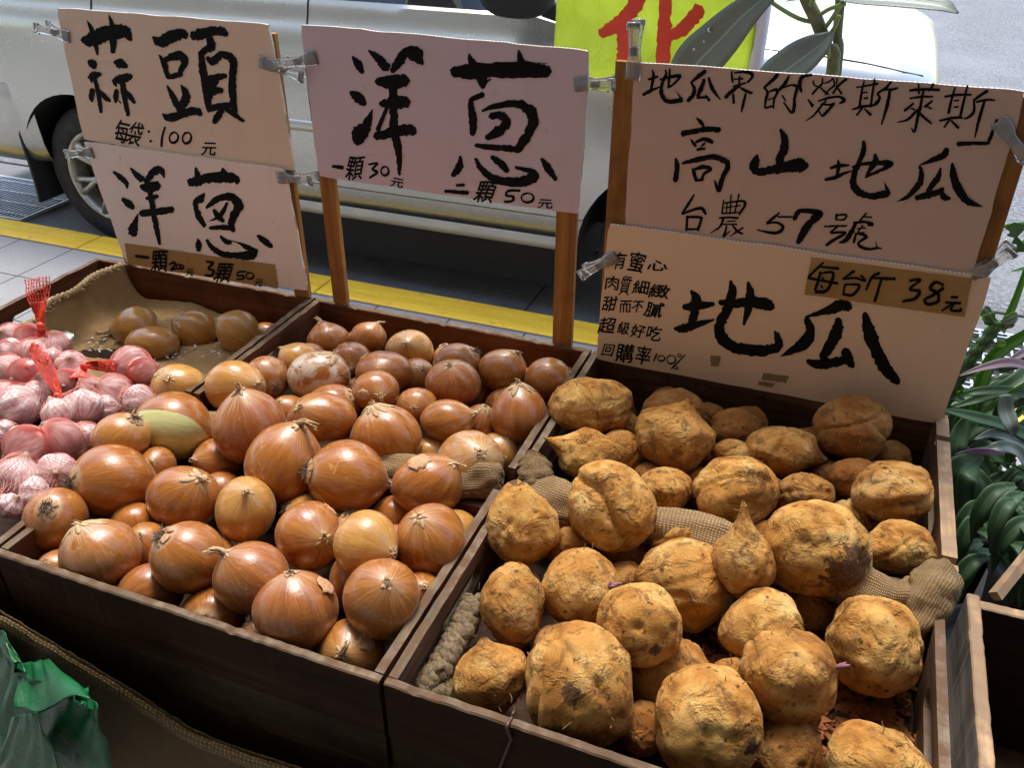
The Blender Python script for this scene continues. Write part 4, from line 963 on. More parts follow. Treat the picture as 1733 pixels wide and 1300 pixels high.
# mountain sweet potato sign
g4 = sign("brownish board with three rows of brush writing and the number 57, upper right", YS, [(1075,104),(1738,153),(1644,470),(1056,392)], m_board("sign_board_brown_pink", (.60, .415, .34)))
ink(g4, [('s', S3("90,185,20 140,172,27 182,155,22/130,95,12 140,150,30 120,268,26/45,325,30 110,290,32 208,248,12/200,187,20 280,165,26 370,150,36 390,166,22/378,170,26 320,230,21 270,262,20/290,85,15 285,170,26 275,265,16/250,95,15 254,140,26 220,220,32 210,300,37 245,370,42 300,388,42 380,376,46 406,380,32/402,370,26 352,300,5/"
 "615,105,36 560,150,42 478,218,15/490,220,20 515,270,36 500,330,42 452,384,30/605,185,32 575,270,42 543,342,28/533,357,12 580,350,26 622,346,26/620,330,20 652,378,30/645,165,20 680,270,36 755,372,10/"
 "855,110,15 860,160,24 866,212,18/880,125,15 960,115,26 1030,125,36 1045,160,26 1000,212,20/880,182,15 960,176,20/930,150,15 925,232,20/870,250,20 985,216,20/930,240,26 850,300,36 798,352,32/930,256,15 990,290,30 1046,310,22/870,320,22 875,402,28/985,312,20 965,400,28 945,484,15/"
 "1280,135,32 1240,182,36 1152,262,20/1155,262,20 1185,300,26 1170,370,26 1160,442,18/1190,300,15 1260,277,30 1275,302,26 1245,370,22 1240,450,18/1190,372,14 1240,352,14/1165,445,22 1240,426,20/1385,150,20 1340,230,36 1268,302,26/1330,260,20 1400,237,20 1455,252,30 1435,350,28 1428,440,32 1405,487,26 1332,392,12/1320,330,18 1352,382,14/"
 "1595,142,20 1520,152,36 1490,182,36 1480,240,36 1495,297,22"), *ZC, YS - .0006),
 ('s', S3("75,125,14 90,165,15 130,175,12/155,100,12 150,150,18 115,185,18 70,236,20/130,175,14 190,235,18/240,105,13 205,135,16 160,148,10/240,105,12 250,160,19 205,202,17 175,240,12/265,165,14 310,232,20/272,100,12 270,150,14/352,110,26 290,160,21 238,228,20/165,205,14 205,240,14/"
 "35,280,14 75,332,30/120,292,15 200,266,21 290,257,21 330,286,32 292,312,15/185,282,15 130,350,21 80,410,17 18,454,8/140,317,16 215,322,20 250,312,18 220,345,23 180,390,27 150,412,18 118,362,10/"
 "430,180,14 520,166,19 606,150,20/495,125,14 470,230,21 455,345,23/580,110,14 565,200,21 545,340,21/480,225,14 520,220,14/490,272,15 522,265,20/395,360,16 480,337,23 580,322,20 620,290,14/480,345,18 434,406,20/495,355,14 546,405,27/715,130,16 670,185,25 603,227,20/600,230,18 620,270,23 578,316,18/650,200,16 720,196,23 768,185,18/705,200,23 680,330,29 634,486,12/"
 "865,205,26 970,196,25 1106,200,25/935,150,14 940,232,18/1060,150,20 1018,212,14/865,270,16 960,256,20 1052,256,16/975,210,18 955,320,25 930,420,29 903,542,18 878,510,12/895,310,18 823,372,23/875,350,16 906,362,14/1047,290,20 985,340,20/1000,335,14 1042,356,14/930,360,18 850,440,23 762,466,8/935,375,18 985,430,23 1042,476,16/"
 "1150,256,20 1250,241,23 1366,240,18/1235,180,16 1200,300,23 1180,392,25/1335,165,16 1305,290,23 1275,420,23/1225,290,14 1265,286,16/1225,342,14 1260,337,16/1108,452,20 1200,432,23 1292,426,20/1190,440,18 1144,506,17/1200,450,16 1262,512,25/1497,210,27 1440,245,25 1383,287,20/1390,290,20 1385,380,25 1340,425,23 1302,437,10/1408,300,18 1490,281,20 1558,285,16/1475,290,23 1435,420,31 1394,592,10/"
 "1576,440,21 1540,540,29 1502,640,29/1502,636,31 1400,636,33 1253,640,36"), *ZD, YS - .0006),
 ('s', S3("305,100,12 345,140,36 372,172,20/180,240,56 250,225,49 400,200,51 510,205,51/255,290,12 280,325,30 302,352,18/300,312,26 370,287,36 430,307,42 446,327,15/310,382,26 345,372,28 382,372,20/378,322,22 345,352,15/120,455,16 135,520,46 120,658,42/180,500,26 300,470,46 450,442,51 560,482,51 580,532,46 535,620,42 500,735,42 463,650,15/270,545,20 285,590,36 302,652,30/290,552,26 370,532,42 432,552,30 372,592,26 350,652,26/295,652,26 362,642,26/"
 "1045,200,26 1080,280,66 1080,360,76 1040,460,71 1040,545,80/840,425,22 825,480,76 810,540,76 860,575,66 960,560,76 1060,542,86 1150,522,112 1220,517,132 1278,520,62/"
 "285,775,15 240,850,26 178,942,21/178,947,18 270,912,26 350,897,31 387,947,26/225,965,26 215,1092,22/230,972,22 340,977,26 345,1002,26 315,1092,26/215,1082,21 322,1080,20/"
 "545,820,12 530,942,20/540,852,14 700,832,21 732,862,26 680,952,20/610,775,14 600,947,14/680,770,16 640,942,14/575,850,12 568,942,12/550,892,12 692,872,14/530,942,16 680,932,14/505,982,18 590,977,20 672,982,22/545,982,20 510,1060,22 428,1114,8/570,1012,12 652,1007,12/540,1037,14 662,1037,16/570,1050,16 560,1100,20 543,1142,20 602,1096,9/620,1040,16 660,1095,25 712,1122,18/717,1065,16 650,1110,16 600,1142,8/"
 "1035,935,17 980,982,27 923,1027,22/925,1030,20 1010,1022,22 1067,1062,29 1020,1110,31 930,1107,25 838,1085,10/1020,972,16 1147,972,18/1165,995,40 1190,940,42 1242,917,42 1392,942,56 1320,1010,62 1250,1100,66 1198,1202,44"), *ZE, YS - .0006),
 ('s', S3("185,725,26 175,772,18/190,732,18 265,732,20 245,772,18 180,772,14/75,832,16 180,827,18 272,827,16/190,832,18 130,882,20/130,887,20 220,882,25 256,892,25 170,940,29 93,992,28/440,715,16 383,782,18/410,747,14 487,752,16/330,802,25 420,792,23 492,812,31 450,822,15/350,800,26 310,880,42 260,950,42 203,974,12/360,852,14 432,842,14/410,820,14 370,880,16 422,887,16/350,890,20 330,972,26/350,892,16 440,917,25 370,972,22 400,1012,29 470,1027,25 530,1017,22 573,1022,10/520,960,6 530,1012,16/"
 "130,327,21 200,307,36 292,302,16/195,260,21 200,310,31 188,392,31/82,427,26 170,407,36 250,372,26 332,346,6/415,95,27 415,170,47 375,280,46 335,380,51 325,460,56 370,530,66 480,570,56 600,550,66 637,540,46/625,525,36 593,448,6/318,317,20 420,292,31 560,282,46 640,285,51 642,302,46 570,342,31 438,397,26/515,205,21 515,270,56 470,340,36 433,412,18/"
 "1135,160,42 1110,210,60 1020,255,46 898,302,10/900,312,26 915,380,46 890,470,56 800,570,42 703,617,6/1080,325,15 1060,400,51 1010,470,51 968,532,46/868,587,46 960,562,60 1062,532,51 1102,502,36/1085,540,42 1115,580,60 1162,590,26/1180,285,22 1190,390,66 1230,500,76 1310,610,70 1442,662,8"), *ZF, YS - .0006)])
# lowest right sign
g5 = sign("tan stained board with a list of small writing and a brown strip priced 38", YS - .006, [(1030,378),(1681,470),(1592,719),(1008,608)], m_board("sign_board_tan", (.78, .56, .39)))
ink(g5, [('s', S3("85,282,32 150,277,51 246,266,25/125,195,14 150,240,56 145,300,46 130,370,46/35,397,15 80,397,46 150,377,42 247,350,10/335,140,12 345,200,51 320,290,51 280,370,51 280,430,61 340,490,61 430,512,61 530,512,56 590,490,51 585,440,36 570,412,10/275,257,26 340,262,46 440,257,56 520,267,70 560,285,42/430,150,17 440,220,51 430,290,46 405,377,15/"
 "972,285,46 930,272,66 850,302,42 733,336,8/740,345,32 760,410,51 720,480,66 603,546,6/910,345,32 905,400,61 870,480,61 825,555,46/743,570,22 800,587,51 900,577,51 942,562,42/945,510,42 960,560,66 990,602,22/1050,315,27 1070,400,66 1110,510,66 1170,620,66 1230,688,32"), *ZH, YS - .0066),
 ('c', [("有",275,175,120,165),("蜜",440,190,150,190),("心",640,225,190,95),("肉",205,390,125,130),("質",330,415,100,180),("細",480,430,150,130),("緻",655,470,190,130),("甜",180,585,130,140),("而",330,615,110,115),("不",445,615,105,105),("膩",605,645,170,145),
  ("超",155,795,160,150),("級",315,820,110,120),("好",450,850,130,125),("吃",605,870,140,140),("回",165,1030,105,112),("購",325,1060,170,175),("率",500,1080,140,175)], *ZG, YS - .0066, 4, .018),
 ('s', S3("632,1065,16 600,1138,15/902,1078,14 840,1140,15 768,1212,14") + [ringst(672,1110,34,26,16), ringst(768,1122,42,40,16), ringst(845,1082,20,13,12), ringst(813,1200,20,13,12)], *ZG, YS - .0066)])
flatpiece("price_strip", g5, YS - .0075, [(1372.5,436),(1645,471.5),(1632,537),(1361,498)], M_STRIP, .3)
ink(g5, [('s', S3("830,45,12 790,82,15 750,122,12/810,67,10 912,77,17/815,95,14 800,150,17 785,192,15/815,102,12 882,102,17 850,192,19 788,202,20/748,127,15 906,157,15/825,122,10 832,137,10/815,167,10 828,182,10/995,90,15 933,132,12/935,132,12 1000,128,13 1052,142,15 1030,112,10/945,162,14 935,217,12/945,162,12 1022,167,15 985,217,17 933,214,14/1130,100,15 1090,122,15 1058,192,12/1090,127,12 1212,132,19/1140,132,15 1104,252,17/"
 "1290,142,15 1347,137,17 1290,187,15 1342,197,19 1320,237,19 1253,252,14/1470,165,17 1430,150,17 1400,182,19 1440,212,19 1440,252,19 1390,267,19 1370,245,17 1420,215,19 1472,180,18/1510,230,13 1546,230,15/1480,257,13 1562,262,15/1520,262,13 1463,302,12/1525,267,13 1510,297,15 1560,302,15 1562,285,8"), *ZH, YS - .0083)], "price_lettering")
for pts in ([(1202,601),(1220,603),(1216,621),(1203,619)], [(1292,631),(1336,637),(1330,648),(1288,643)], [(1284,645),(1312,649),(1306,656),(1283,652)]):
    flatpiece("tape_scrap", g5, YS - .0068, pts, m_flat("old_tape", (.26, .165, .085), .5), .4)

# stakes that carry the boards; each stands on the back rail
def stake(label, xa, xb, top, Y0=1.2828, Y1=1.2945, bottom=.7525):
    b = MB(); b.box((xa, Y0, bottom), (xb, Y1, top)); o = b.obj("wooden_stake", M_STAKE); bevel(o, .0012)
    tag(o, label, "wooden stake", "orange pine stakes behind the signs"); return o
stake("narrow stake showing along the right edge of the two left boards", on_y(506,490,1.283)[0] - .012, on_y(521,492,1.283)[0], 1.235)
stake("stake almost hidden behind the left edge of the garlic board", -1.366, -1.344, 1.22)
stake("left orange stake under the violet onion board", -.864, -.834, 1.15)
stake("right orange stake under the violet onion board, ending by the potato crate", -.421, -.386, 1.15)
stake("stake showing at the left edge of the brownish board with 57", -.338, -.306, 1.236)
stake("stake showing as a thin dark strip right of the board with 57", .186, .216, 1.232)

# clear plastic clips
pc = Mat("clear_plastic", .06, (.97, .98, .96)); pc.set("Transmission Weight", .80); pc.set("IOR", 1.42); M_CLEAR = pc.m
M_SPRING = m_flat("spring_steel", (.30, .28, .25), .35, .8); M_SLOT = m_flat("clip_slot_shade", (.05, .025, .02), .6)
def clip(label, jx, jy, hx, hy, Y=YS, w=.021):
    a, h = on_y(jx, jy, Y), on_y(hx, hy, Y); u = h - a; L = max(.05, np.linalg.norm(u)); u = u/np.linalg.norm(u); n = np.array([0, -1.0, 0]); v = np.cross(n, u)
    t = empty("plastic_clip", tuple(a)); tag(t, label, "clip", "clear plastic clips on the signs"); base = a - u*.010
    L = L + .012
    st_ = [0, .10, .28, .42, .55, .70, .86, 1.0]; ww = [1, 1.02, .95, .62, .60, .66, .80, .86]
    for sgn, off in ((1, .0012), (-1, -TH - .0012)):
        oo = [0, 0, .001, .0035, .0045, .006, .0085, .0105]; P = []
        for s_, k, o_ in zip(st_, ww, oo):
            c = base + u*(L*s_) + n*(off + sgn*o_); r_ = w*k/2
            P.append([c - v*r_, c - v*r_*.6 + n*sgn*.0008, c + n*sgn*.0011, c + v*r_*.6 + n*sgn*.0008, c + v*r_])
        b = MB(); b.grid(np.array(P)); o = b.obj("jaw_lever", M_CLEAR, t, True); solidify(o, .0018)
        b = MB(); c = base + u*(L*.98) + n*(off + sgn*.0105); b.tube([c - v*w*.44, c + v*w*.44], .0024, 10); b.tube([c - u*.010 - v*w*.40 , c - v*w*.40], .0016, 6); b.tube([c - u*.010 + v*w*.40, c + v*w*.40], .0016, 6)
        b.obj("grip_rim", M_CLEAR, t, True)
    b = MB(); c = base + u*(L*.52); q = []
    for k in range(40): th = k*.75; q.append(c + v*(-.006 + .012*k/39) + .0042*(math.cos(th)*u + math.sin(th)*n) - n*.002)
    b.tube(q, .0006, 5); b.obj("spring", M_SPRING, t, True)
    b = MB(); cc = base + u*(L*.50); d = .0046
    V = [cc + u*a_*.0062 + v*b_*.0042 + n*c_*d for a_ in (-1, 1) for b_ in (-1, 1) for c_ in (-1, 1)]
    b.add(V, [(0,1,3,2),(4,6,7,5),(0,4,5,1),(2,3,7,6),(0,2,6,4),(1,5,7,3)]); b.obj("slot_shade_block", M_SLOT, t)  # solid block coloured dark as the shaded spring opening
clip("clear clip at the upper left edge of the garlic board", 112, 60, 68, 44)
clip("clear clip on the right edge of the garlic board, below its neighbour", 448, 106, 518, 128)
clip("clear clip on the left edge of the violet onion board", 529, 98, 474, 108)
clip("clear clip at the top left corner of the small onion board", 152, 258, 124, 258, YS - .006)
clip("clear clip on the right edge of the small onion board", 477, 300, 532, 302, YS - .006)
clip("clear clip on the right edge of the violet onion board", 983, 142, 1042, 141)
clip("upright clear clip on the top left corner of the board with 57", 1072, 122, 1076, 38)
clip("clear clip at the left edge of the tan board beside the small writing", 1036, 437, 986, 462, YS - .006)
clip("clear clip at the right edge above the 38 price strip", 1657, 463, 1702, 428, YS - .003)
clip("clear clip high on the right edge of the board with 57", 1697, 214, 1736, 266)
ONIONS = [
 (557,577.8,37,31.8,'n',545,548,1.601,'small onion with a tall dry shoot at the back left of the onion crate'),
 (623,572.5,32,27.5,'n',640,548,1.597,'flattish onion against the back board, between the shoot onion and the round one facing forward'),
 (693,593.3,41,35.3,'n',692,585,1.559,'round onion at the middle of the back board with its brown neck facing forward'),
 (505,609.2,34,29.2,'n',480,590,1.507,'small onion in the back left corner of the onion crate beside the divider'),
 (523,605.8,30,25.8,'n',510,590,1.558,'onion half hidden behind the dirty white onion, touching the divider rail'),
 (595,606.4,33,28.4,'n',600,622,1.535,'small shiny onion between the back row and the big onion with the dimpled neck'),
 (650,632,49,40,'n',645,629,1.472,'big onion with a dimpled brown neck facing forward, two rows from the back board'),
 (705,638,34,32,'n',715,625,1.515,'onion peeping out from behind the big dimpled onion'),
 (773,614.4,40,34.4,'r',808,594,1.489,'wide onion with dark roots on its right end, back row under the violet sign'),
 (540,637,53,43,'n',568,600,1.461,'dirty white onion with torn skin and black mould streaks'),
 (766,650,47,42,'n',765,621,1.430,'upright round onion with a thin vertical crack down its front'),
 (850,628,42,37,'n',872,600,1.485,'onion with wispy neck at the back right, left of the corner onion'),
 (928,643,41,39,'r',968,635,1.472,'glossy onion in the back right corner by the right stake'),
 (878,702,48,52,'n',878,652,1.367,'pale topped upright onion standing alone next to the divider of the potato crate'),
 (800,662,36,36,'n',820,640,1.515,'onion squeezed behind the cracked upright onion'),
 (636,662.3,41,35.3,'n',649,670,1.409,'wide low onion with its brown neck stub in front of the big dimpled onion'),
 (706,686,34,32,'n',705,690,1.384,'small onion deep in the gap below the cracked upright onion'),
 (757,712,47,36,'n',803,700,1.356,'broad horizontal onion with light streaks in front of the deep gap'),
 (812,716,30,32,'n',822,690,1.390,'pink onion with torn skin tucked beside the pale topped upright onion'),
 (563,688.6,46,39.6,'r',605,668,1.409,'onion with dark roots at its right end, behind a bright reflecting one'),
 (545,710,58,48,'n',520,690,1.335,'very shiny onion with a big white reflection above the pale streaked onion'),
 (680,705.7,38,32.7,'n',650,675,1.427,'onion sunk behind the pale streaked onion with torn neck'),
 (655,741,60,57,'n',634,690,1.321,'large onion with pale streaks and torn skin around its neck, near the crate middle'),
 (796,786,57,59,'n',815,765,1.278,'yellowish onion with pale cracked skin and brown tuft, last one on the divider rail'),
 (723,820,61,54,'n',768,785,1.216,'plain orange onion in front of the yellowish cracked onion'),
 (587,808,67,63,'r',527,795,1.226,'big smooth onion with dark roots and pale ring on its left side'),
 (481,786,66,71,'n',512,712,1.254,'big onion with a green sprout on top and dark roots hanging below'),
 (423,724,60,65,'n',416,666,1.313,'large pinkish onion with a flat pale cut neck on top'),
 (452,640,38,38,'r',474,657,1.477,'onion with its white rooted end turned forward, between the divider rail and the pinkish onion'),
 (398,655,50,45,'n',440,650,1.416,'golden onion with a fine bright crease near the divider rail'),
 (304,655,47,40,'n',300,640,1.449,'pale golden onion just right of the garlic bags'),
 (292,722,66,58,'r',230,706,1.346,'onion with half its brown skin peeled to pale green'),
 (205,740,48,42,'r',236,706,1.284,'orange onion with loose roots resting against the garlic net'),
 (190,814,66,63,'r',143,812,1.226,'dark orange onion with a round black root tuft facing left'),
 (95,880,49,56,'r',104,853,1.165,'golden brown onion with frayed roots at the front left corner'),
 (311,843,62,54,'n',347,810,1.201,'large onion with a faint dry neck at the upper right, left of the crate middle'),
 (370,782,44,42,'n',344,776,1.338,'onion deep between the half peeled one and the large sprouted one'),
 (416,863,50,57,'n',430,830,1.183,'dark orange onion in shadow under the sprouted onion'),
 (523,908,57,59,'n',556,905,1.137,'dark brown onion with a peeling flake, below the smooth rooted onion'),
 (620,922,55,58,'n',666,932,1.088,'streaked golden onion in the shade, neck turned right'),
 (729,916,60,63,'n',715,872,1.108,'round onion with a small neck on top, leaning on the divider of the potato crate'),
 (645,1012,65,67,'n',664,978,1.012,'round onion with wrinkled skin around its neck, front right of the heap'),
 (502,1035,72,69,'n',497,969,1.015,'largest front onion with a small rough neck, overhanging the front board'),
 (426,979,63,61,'n',392,935,1.055,'front onion with a long curled dry shoot on its left'),
 (318,944,62,61,'r',286,902,1.080,'front onion with a pale ring and dark roots at its top left'),
 (170,939,66,59,'n',144,888,1.106,'pale striped onion at the front left, overlapping the front board'),
 (255,1002.3,55,47.3,'n',222,1012,1.097,'onion low against the front board with a dry neck flap'),
 (362,1040.3,55,47.3,'r',362,1035,1.066,'onion low against the front board with its grey roots facing up'),
 (594,1102,58,54,'n',590,1090,1.015,'onion low in the front right corner of the onion crate'),
 (250,925,40,42,'n',250,900,1.162,'dark onion deep between two front left onions'),
 (592,985,34,50,'n',600,950,1.110,'onion hidden in the gap above the front right onions'),
 (100,965,38,34,'n',90,945,1.126,'onion mostly hidden under the front left striped onion'),
 (445,1085,45,42,'n',430,1050,1.041,'onion hidden below the largest front onion'),
 (265,790,33,35,'n',270,780,1.290,'onion deep in the gap under the half peeled onion'),
 (712,1008,42,40,'n',720,985,1.074,'onion hidden low by the divider under the small necked onion'),
 (490,700,36,32,'n',480,680,1.426,'small pale onion hidden behind the pinkish flat necked onion'),
 (232,555,39,38,'n',184,563,1.750,'loose onion with a long twisted dry neck lying on the burlap'),
 (258,583,45,31,'r',295,602,1.693,'loose onion on its side with roots forward, in front of the twisted necked one'),
 (329,560,37,36,'n',306,545,1.741,'loose onion with peeling yellow skin at the middle of the far left crate'),
 (403,561,35,37,'n',375,543,1.700,'loose onion with a dark crease, near the divider of the far left crate'),
 (450,568,29,23,'n',440,560,1.743,'small loose onion half hidden by the divider of the far left crate'),
]
POTATOES = [
 (998,686,72,48,1.363,'big blocky sweet potato perched at the back left by the onion divider'),
 (1143,704,60,48,1.397,'dark sweet potato lying at the back under the small writing'),
 (1142,742,67,62,1.307,'round sweet potato with a thick stem stub on top, back left'),
 (992,768,54,45,1.280,'sweet potato with a thin neck pointing left over the divider rail'),
 (1050,765,40,38,1.322,'sweet potato wedged between the thin necked one and the stemmed one'),
 (1050,725,36,30,1.397,'sweet potato deep behind the blocky one'),
 (1245,726,45,36,1.355,'dark low sweet potato at the middle of the back board'),
 (1322,764,68,43,1.299,'pointed sweet potato with its tip turned right, back middle'),
 (1442,726,64,56,1.307,'dark lumpy sweet potato at the back right under the tan board'),
 (1372,755,42,34,1.360,'dark sweet potato squeezed behind the pointed one'),
 (1447,811.8,46,36.8,1.252,'dark sweet potato in shadow under the lumpy back right one'),
 (1512,834,68,54,1.182,'round sweet potato with a deep cleft beside the right rail'),
 (1366,840,50,40,1.217,'sweet potato low behind the largest scarred one'),
 (1240,772.6,37,29.6,1.299,'small sweet potato behind the knobbly one at the middle'),
 (1245,830,72,57,1.221,'knobbly sweet potato with bulges at the middle of the crate'),
 (1126,828,46,37,1.230,'sweet potato with white scuffs right of the creased one'),
 (1036,858,76,80,1.136,'large upright sweet potato with a deep diagonal crease'),
 (886,888,64,66,1.136,'pear topped sweet potato beside the left burlap roll'),
 (1150,912.4,63,50.4,1.159,'wide sweet potato under the burlap roll, left of the long necked one'),
 (960,925,42,34,1.155,'dark sweet potato low between the pear topped and the creased ones'),
 (1258,950,52,58,1.040,'sweet potato with a long upright neck like a pear'),
 (1380,928,92,80,1.065,'largest sweet potato with a dark brown scar on its lower right'),
 (1440,877.6,42,33.6,1.213,'smooth sweet potato behind the largest scarred one'),
 (1524,925.6,57,45.6,1.130,'sweet potato touching the right burlap bundle'),
 (868,1024,57,71,1.041,'brown rough sweet potato beside the hand slot of the divider'),
 (983,996,71,68,1.061,'bumpy sweet potato with small purple sprouts, front crate left'),
 (1158,990,86,78,1.076,'large sweet potato with a round knob on its face'),
 (1082,1057,72,70,0.968,'pale round sweet potato with a hole and dark scar, on top of the front heap'),
 (830,1146,66,63,0.954,'sweet potato with a stem stub next to the rope'),
 (980,1163,92,105,0.927,'very large tall sweet potato by the front board with dark bruise'),
 (1128,1150,72,75,0.994,'shaded sweet potato under the pale round one'),
 (1200,1222,90,92,0.897,'big craggy sweet potato at the bottom middle of the picture'),
 (1290,1064,72,67,0.994,'pale wrinkled sweet potato behind the purple tipped one'),
 (1336,1148,82,79,0.913,'sweet potato with a purple sprout on its right end'),
 (1482,1094,80,86,0.982,'large wrinkled round sweet potato next to the right board'),
 (1365,1030,50,48,1.089,'dark sweet potato hidden below the largest scarred one'),
 (1486,1308,86,80,0.854,'sweet potato with flaking skin at the lower right by the soil'),
 (1330,1278,62,70,0.906,'dark sweet potato leaning behind the craggy bottom one'),
 (1240,1165,48,50,0.965,'sweet potato sunk between the craggy one and the purple tipped one'),
 (1055,990,40,40,1.106,'sweet potato sunk behind the pale round one'),
 (1055,935,42,34,1.169,'dark sweet potato under the wide one at the middle'),
]
GARLIC = [(18,569,20,1.587),(50,572,21,1.580),(20,596,21,1.537),(58,596,22,1.530),(91,584,21,1.565),(88,605,16,1.522),(12,625,24,1.486),(44,634,24,1.471),(32,686,32,1.373),(58,669,21,1.415),(73,654,18,1.446),(6,666,20,1.421),(120,618,22,1.499),(111,648,21,1.446),(135,642,16,1.477),(152,657,18,1.437),(140,688,29,1.380),(99,698,24,1.345),(222,619,29,1.504),(193,663,27,1.437),(243,628,21,1.475),(234,678,25,1.404),(181,692,20,1.407),(99,745,32,1.310),(44,755,31,1.272),(146,739,22,1.341),(32,806,33,1.234),(96,800,29,1.242),(6,730,18,1.331),(58,835,24,1.204),(18,856,20,1.181)]

# ------------------------------------------------------------------ produce
def m_onion():
    M = Mat("onion_skin", .36, spec=.4); oc = M.attr("oc").outputs["Vector"]; sp = M.n("SeparateXYZ", {0: oc}); z = sp.outputs[2]
    P = lambda k: M.attr(k, 'OBJECT').outputs["Fac"]
    seed = M.math('MULTIPLY', M.rnd(), 40)
    xy = M.vmath('NORMALIZE', M.n("CombineXYZ", {0: sp.outputs[0], 1: sp.outputs[1]}).outputs[0])
    sxy = M.n("SeparateXYZ", {0: xy})
    v = M.n("CombineXYZ", {0: M.math('ADD', sxy.outputs[0], seed), 1: sxy.outputs[1], 2: M.math('MULTIPLY', z, .16)}).outputs[0]
    s1 = M.noise(v, 3.0, 6, .62); s2 = M.noise(v, 16, 4, .6, .2)
    of = M.vmath('ADD', oc, M.n("CombineXYZ", {0: seed, 1: seed}).outputs[0])
    big = M.noise(of, 1.3, 4, .55, .5); fine = M.noise(of, 40, 3, .6)
    f = M.math('ADD', M.math('MULTIPLY', s1, .55), M.math('MULTIPLY', s2, .45))
    c = M.ramp(f, [(.22, (.18, .046, .009)), (.44, (.315, .106, .018)), (.58, (.42, .158, .031)), (.80, (.58, .29, .085))])
    pinkc = M.ramp(f, [(.25, (.19, .054, .020)), (.52, (.33, .112, .043)), (.78, (.50, .24, .12))])
    gold = M.ramp(f, [(.25, (.38, .17, .03)), (.52, (.55, .29, .065)), (.78, (.68, .43, .15))])
    tone = P("tone")
    c = M.mix(M.step(tone, .35, 0.0), c, gold); c = M.mix(M.step(tone, .65, 1.0), c, pinkc)
    c = M.mix(M.math('MULTIPLY', M.step(big, .52, .70), .45), c, M.mix(.5, c, (.20, .055, .018)))
    # pale skin near the neck, breaking into streaks
    nk = M.math('ADD', z, M.math('MULTIPLY', M.math('SUBTRACT', s2, .5), .9))
    c = M.mix(M.math('MULTIPLY', M.step(nk, .74, 1.15), M.math('ADD', .22, P("pale"))), c, (.60, .40, .20))
    c = M.mix(M.math('MULTIPLY', M.step(M.math('MULTIPLY', z, -1.0), .86, .99), .8), c, (.62, .50, .30))
    # skin torn away: pale green flesh on one side
    pe = M.math('ADD', M.vmath('DOT_PRODUCT', oc, M.attr("peel_dir", 'OBJECT').outputs["Vector"]), M.math('MULTIPLY', M.math('SUBTRACT', s1, .5), .25))
    peel = M.math('MULTIPLY', P("peel"), M.step(pe, .10, .14))
    c = M.mix(peel, c, M.ramp(f, [(.3, (.42, .40, .12)), (.7, (.66, .64, .32))]))
    wh = M.math('MULTIPLY', P("white"), M.step(M.noise(of, 2.0, 5, .6, .6), .40, .55))
    c = M.mix(wh, c, M.ramp(f, [(.3, (.42, .30, .20)), (.7, (.66, .58, .46))]))
    spots = M.math('MULTIPLY', M.step(M.noise(of, 9, 5, .7, .5), .66, .74), .6); c = M.mix(spots, c, (.12, .035, .014))
    tear = M.math('MULTIPLY', M.step(M.noise(M.vmath('ADD', of, (5, 3, 1)), 2.6, 6, .65, 1.0), .655, .67), .75); c = M.mix(tear, c, gold)
    mould = M.math('MULTIPLY', P("mould"), M.step(M.noise(of, 3.4, 6, .7, .8), .60, .66))
    c = M.mix(mould, c, (.03, .025, .02))
    M.set("Base Color", c)
    M.set("Roughness", M.ramp(M.math('ADD', M.math('MULTIPLY', big, .6), M.math('MULTIPLY', s2, .4)), [(.3, (.17,)*3), (.7, (.33,)*3)]))
    M.set("Sheen Weight", .12); M.set("Sheen Roughness", .35); M.set("Sheen Tint", (1, .85, .75)); M.set("Coat Weight", .45); M.set("Coat Roughness", .15)
    h = M.math('ADD', M.math('MULTIPLY', s2, .6), M.math('ADD', M.math('MULTIPLY', M.noise(of, 5, 5, .65, 1.2), .9), M.math('MULTIPLY', fine, .15)))
    M.bump(h, .22, .003); return M.m
M_ONION = m_onion()
def m_dry(name, a, b_):
    M = Mat(name, .75, a); n = M.noise(M.map(M.pos(), (260, 260, 260)), 1, 4, .6)
    M.set("Base Color", M.ramp(n, [(.3, a), (.7, b_)])); M.bump(n, .5, .001); return M.m
M_NECK = m_dry("dry_onion_neck", (.34, .20, .09), (.64, .46, .26)); M_ROOT = m_dry("dry_onion_root", (.055, .04, .028), (.22, .17, .115)); M_FLAKE = m_dry("loose_onion_skin", (.36, .17, .07), (.60, .38, .20))
RI, DN, FW = MC[0], MC[1], MC[2]
def frame_of(axis):
    a = axis/np.linalg.norm(axis); t = np.cross(a, [0.3, .9, .2]); t /= np.linalg.norm(t); return np.array([t, np.cross(a, t), a]).T
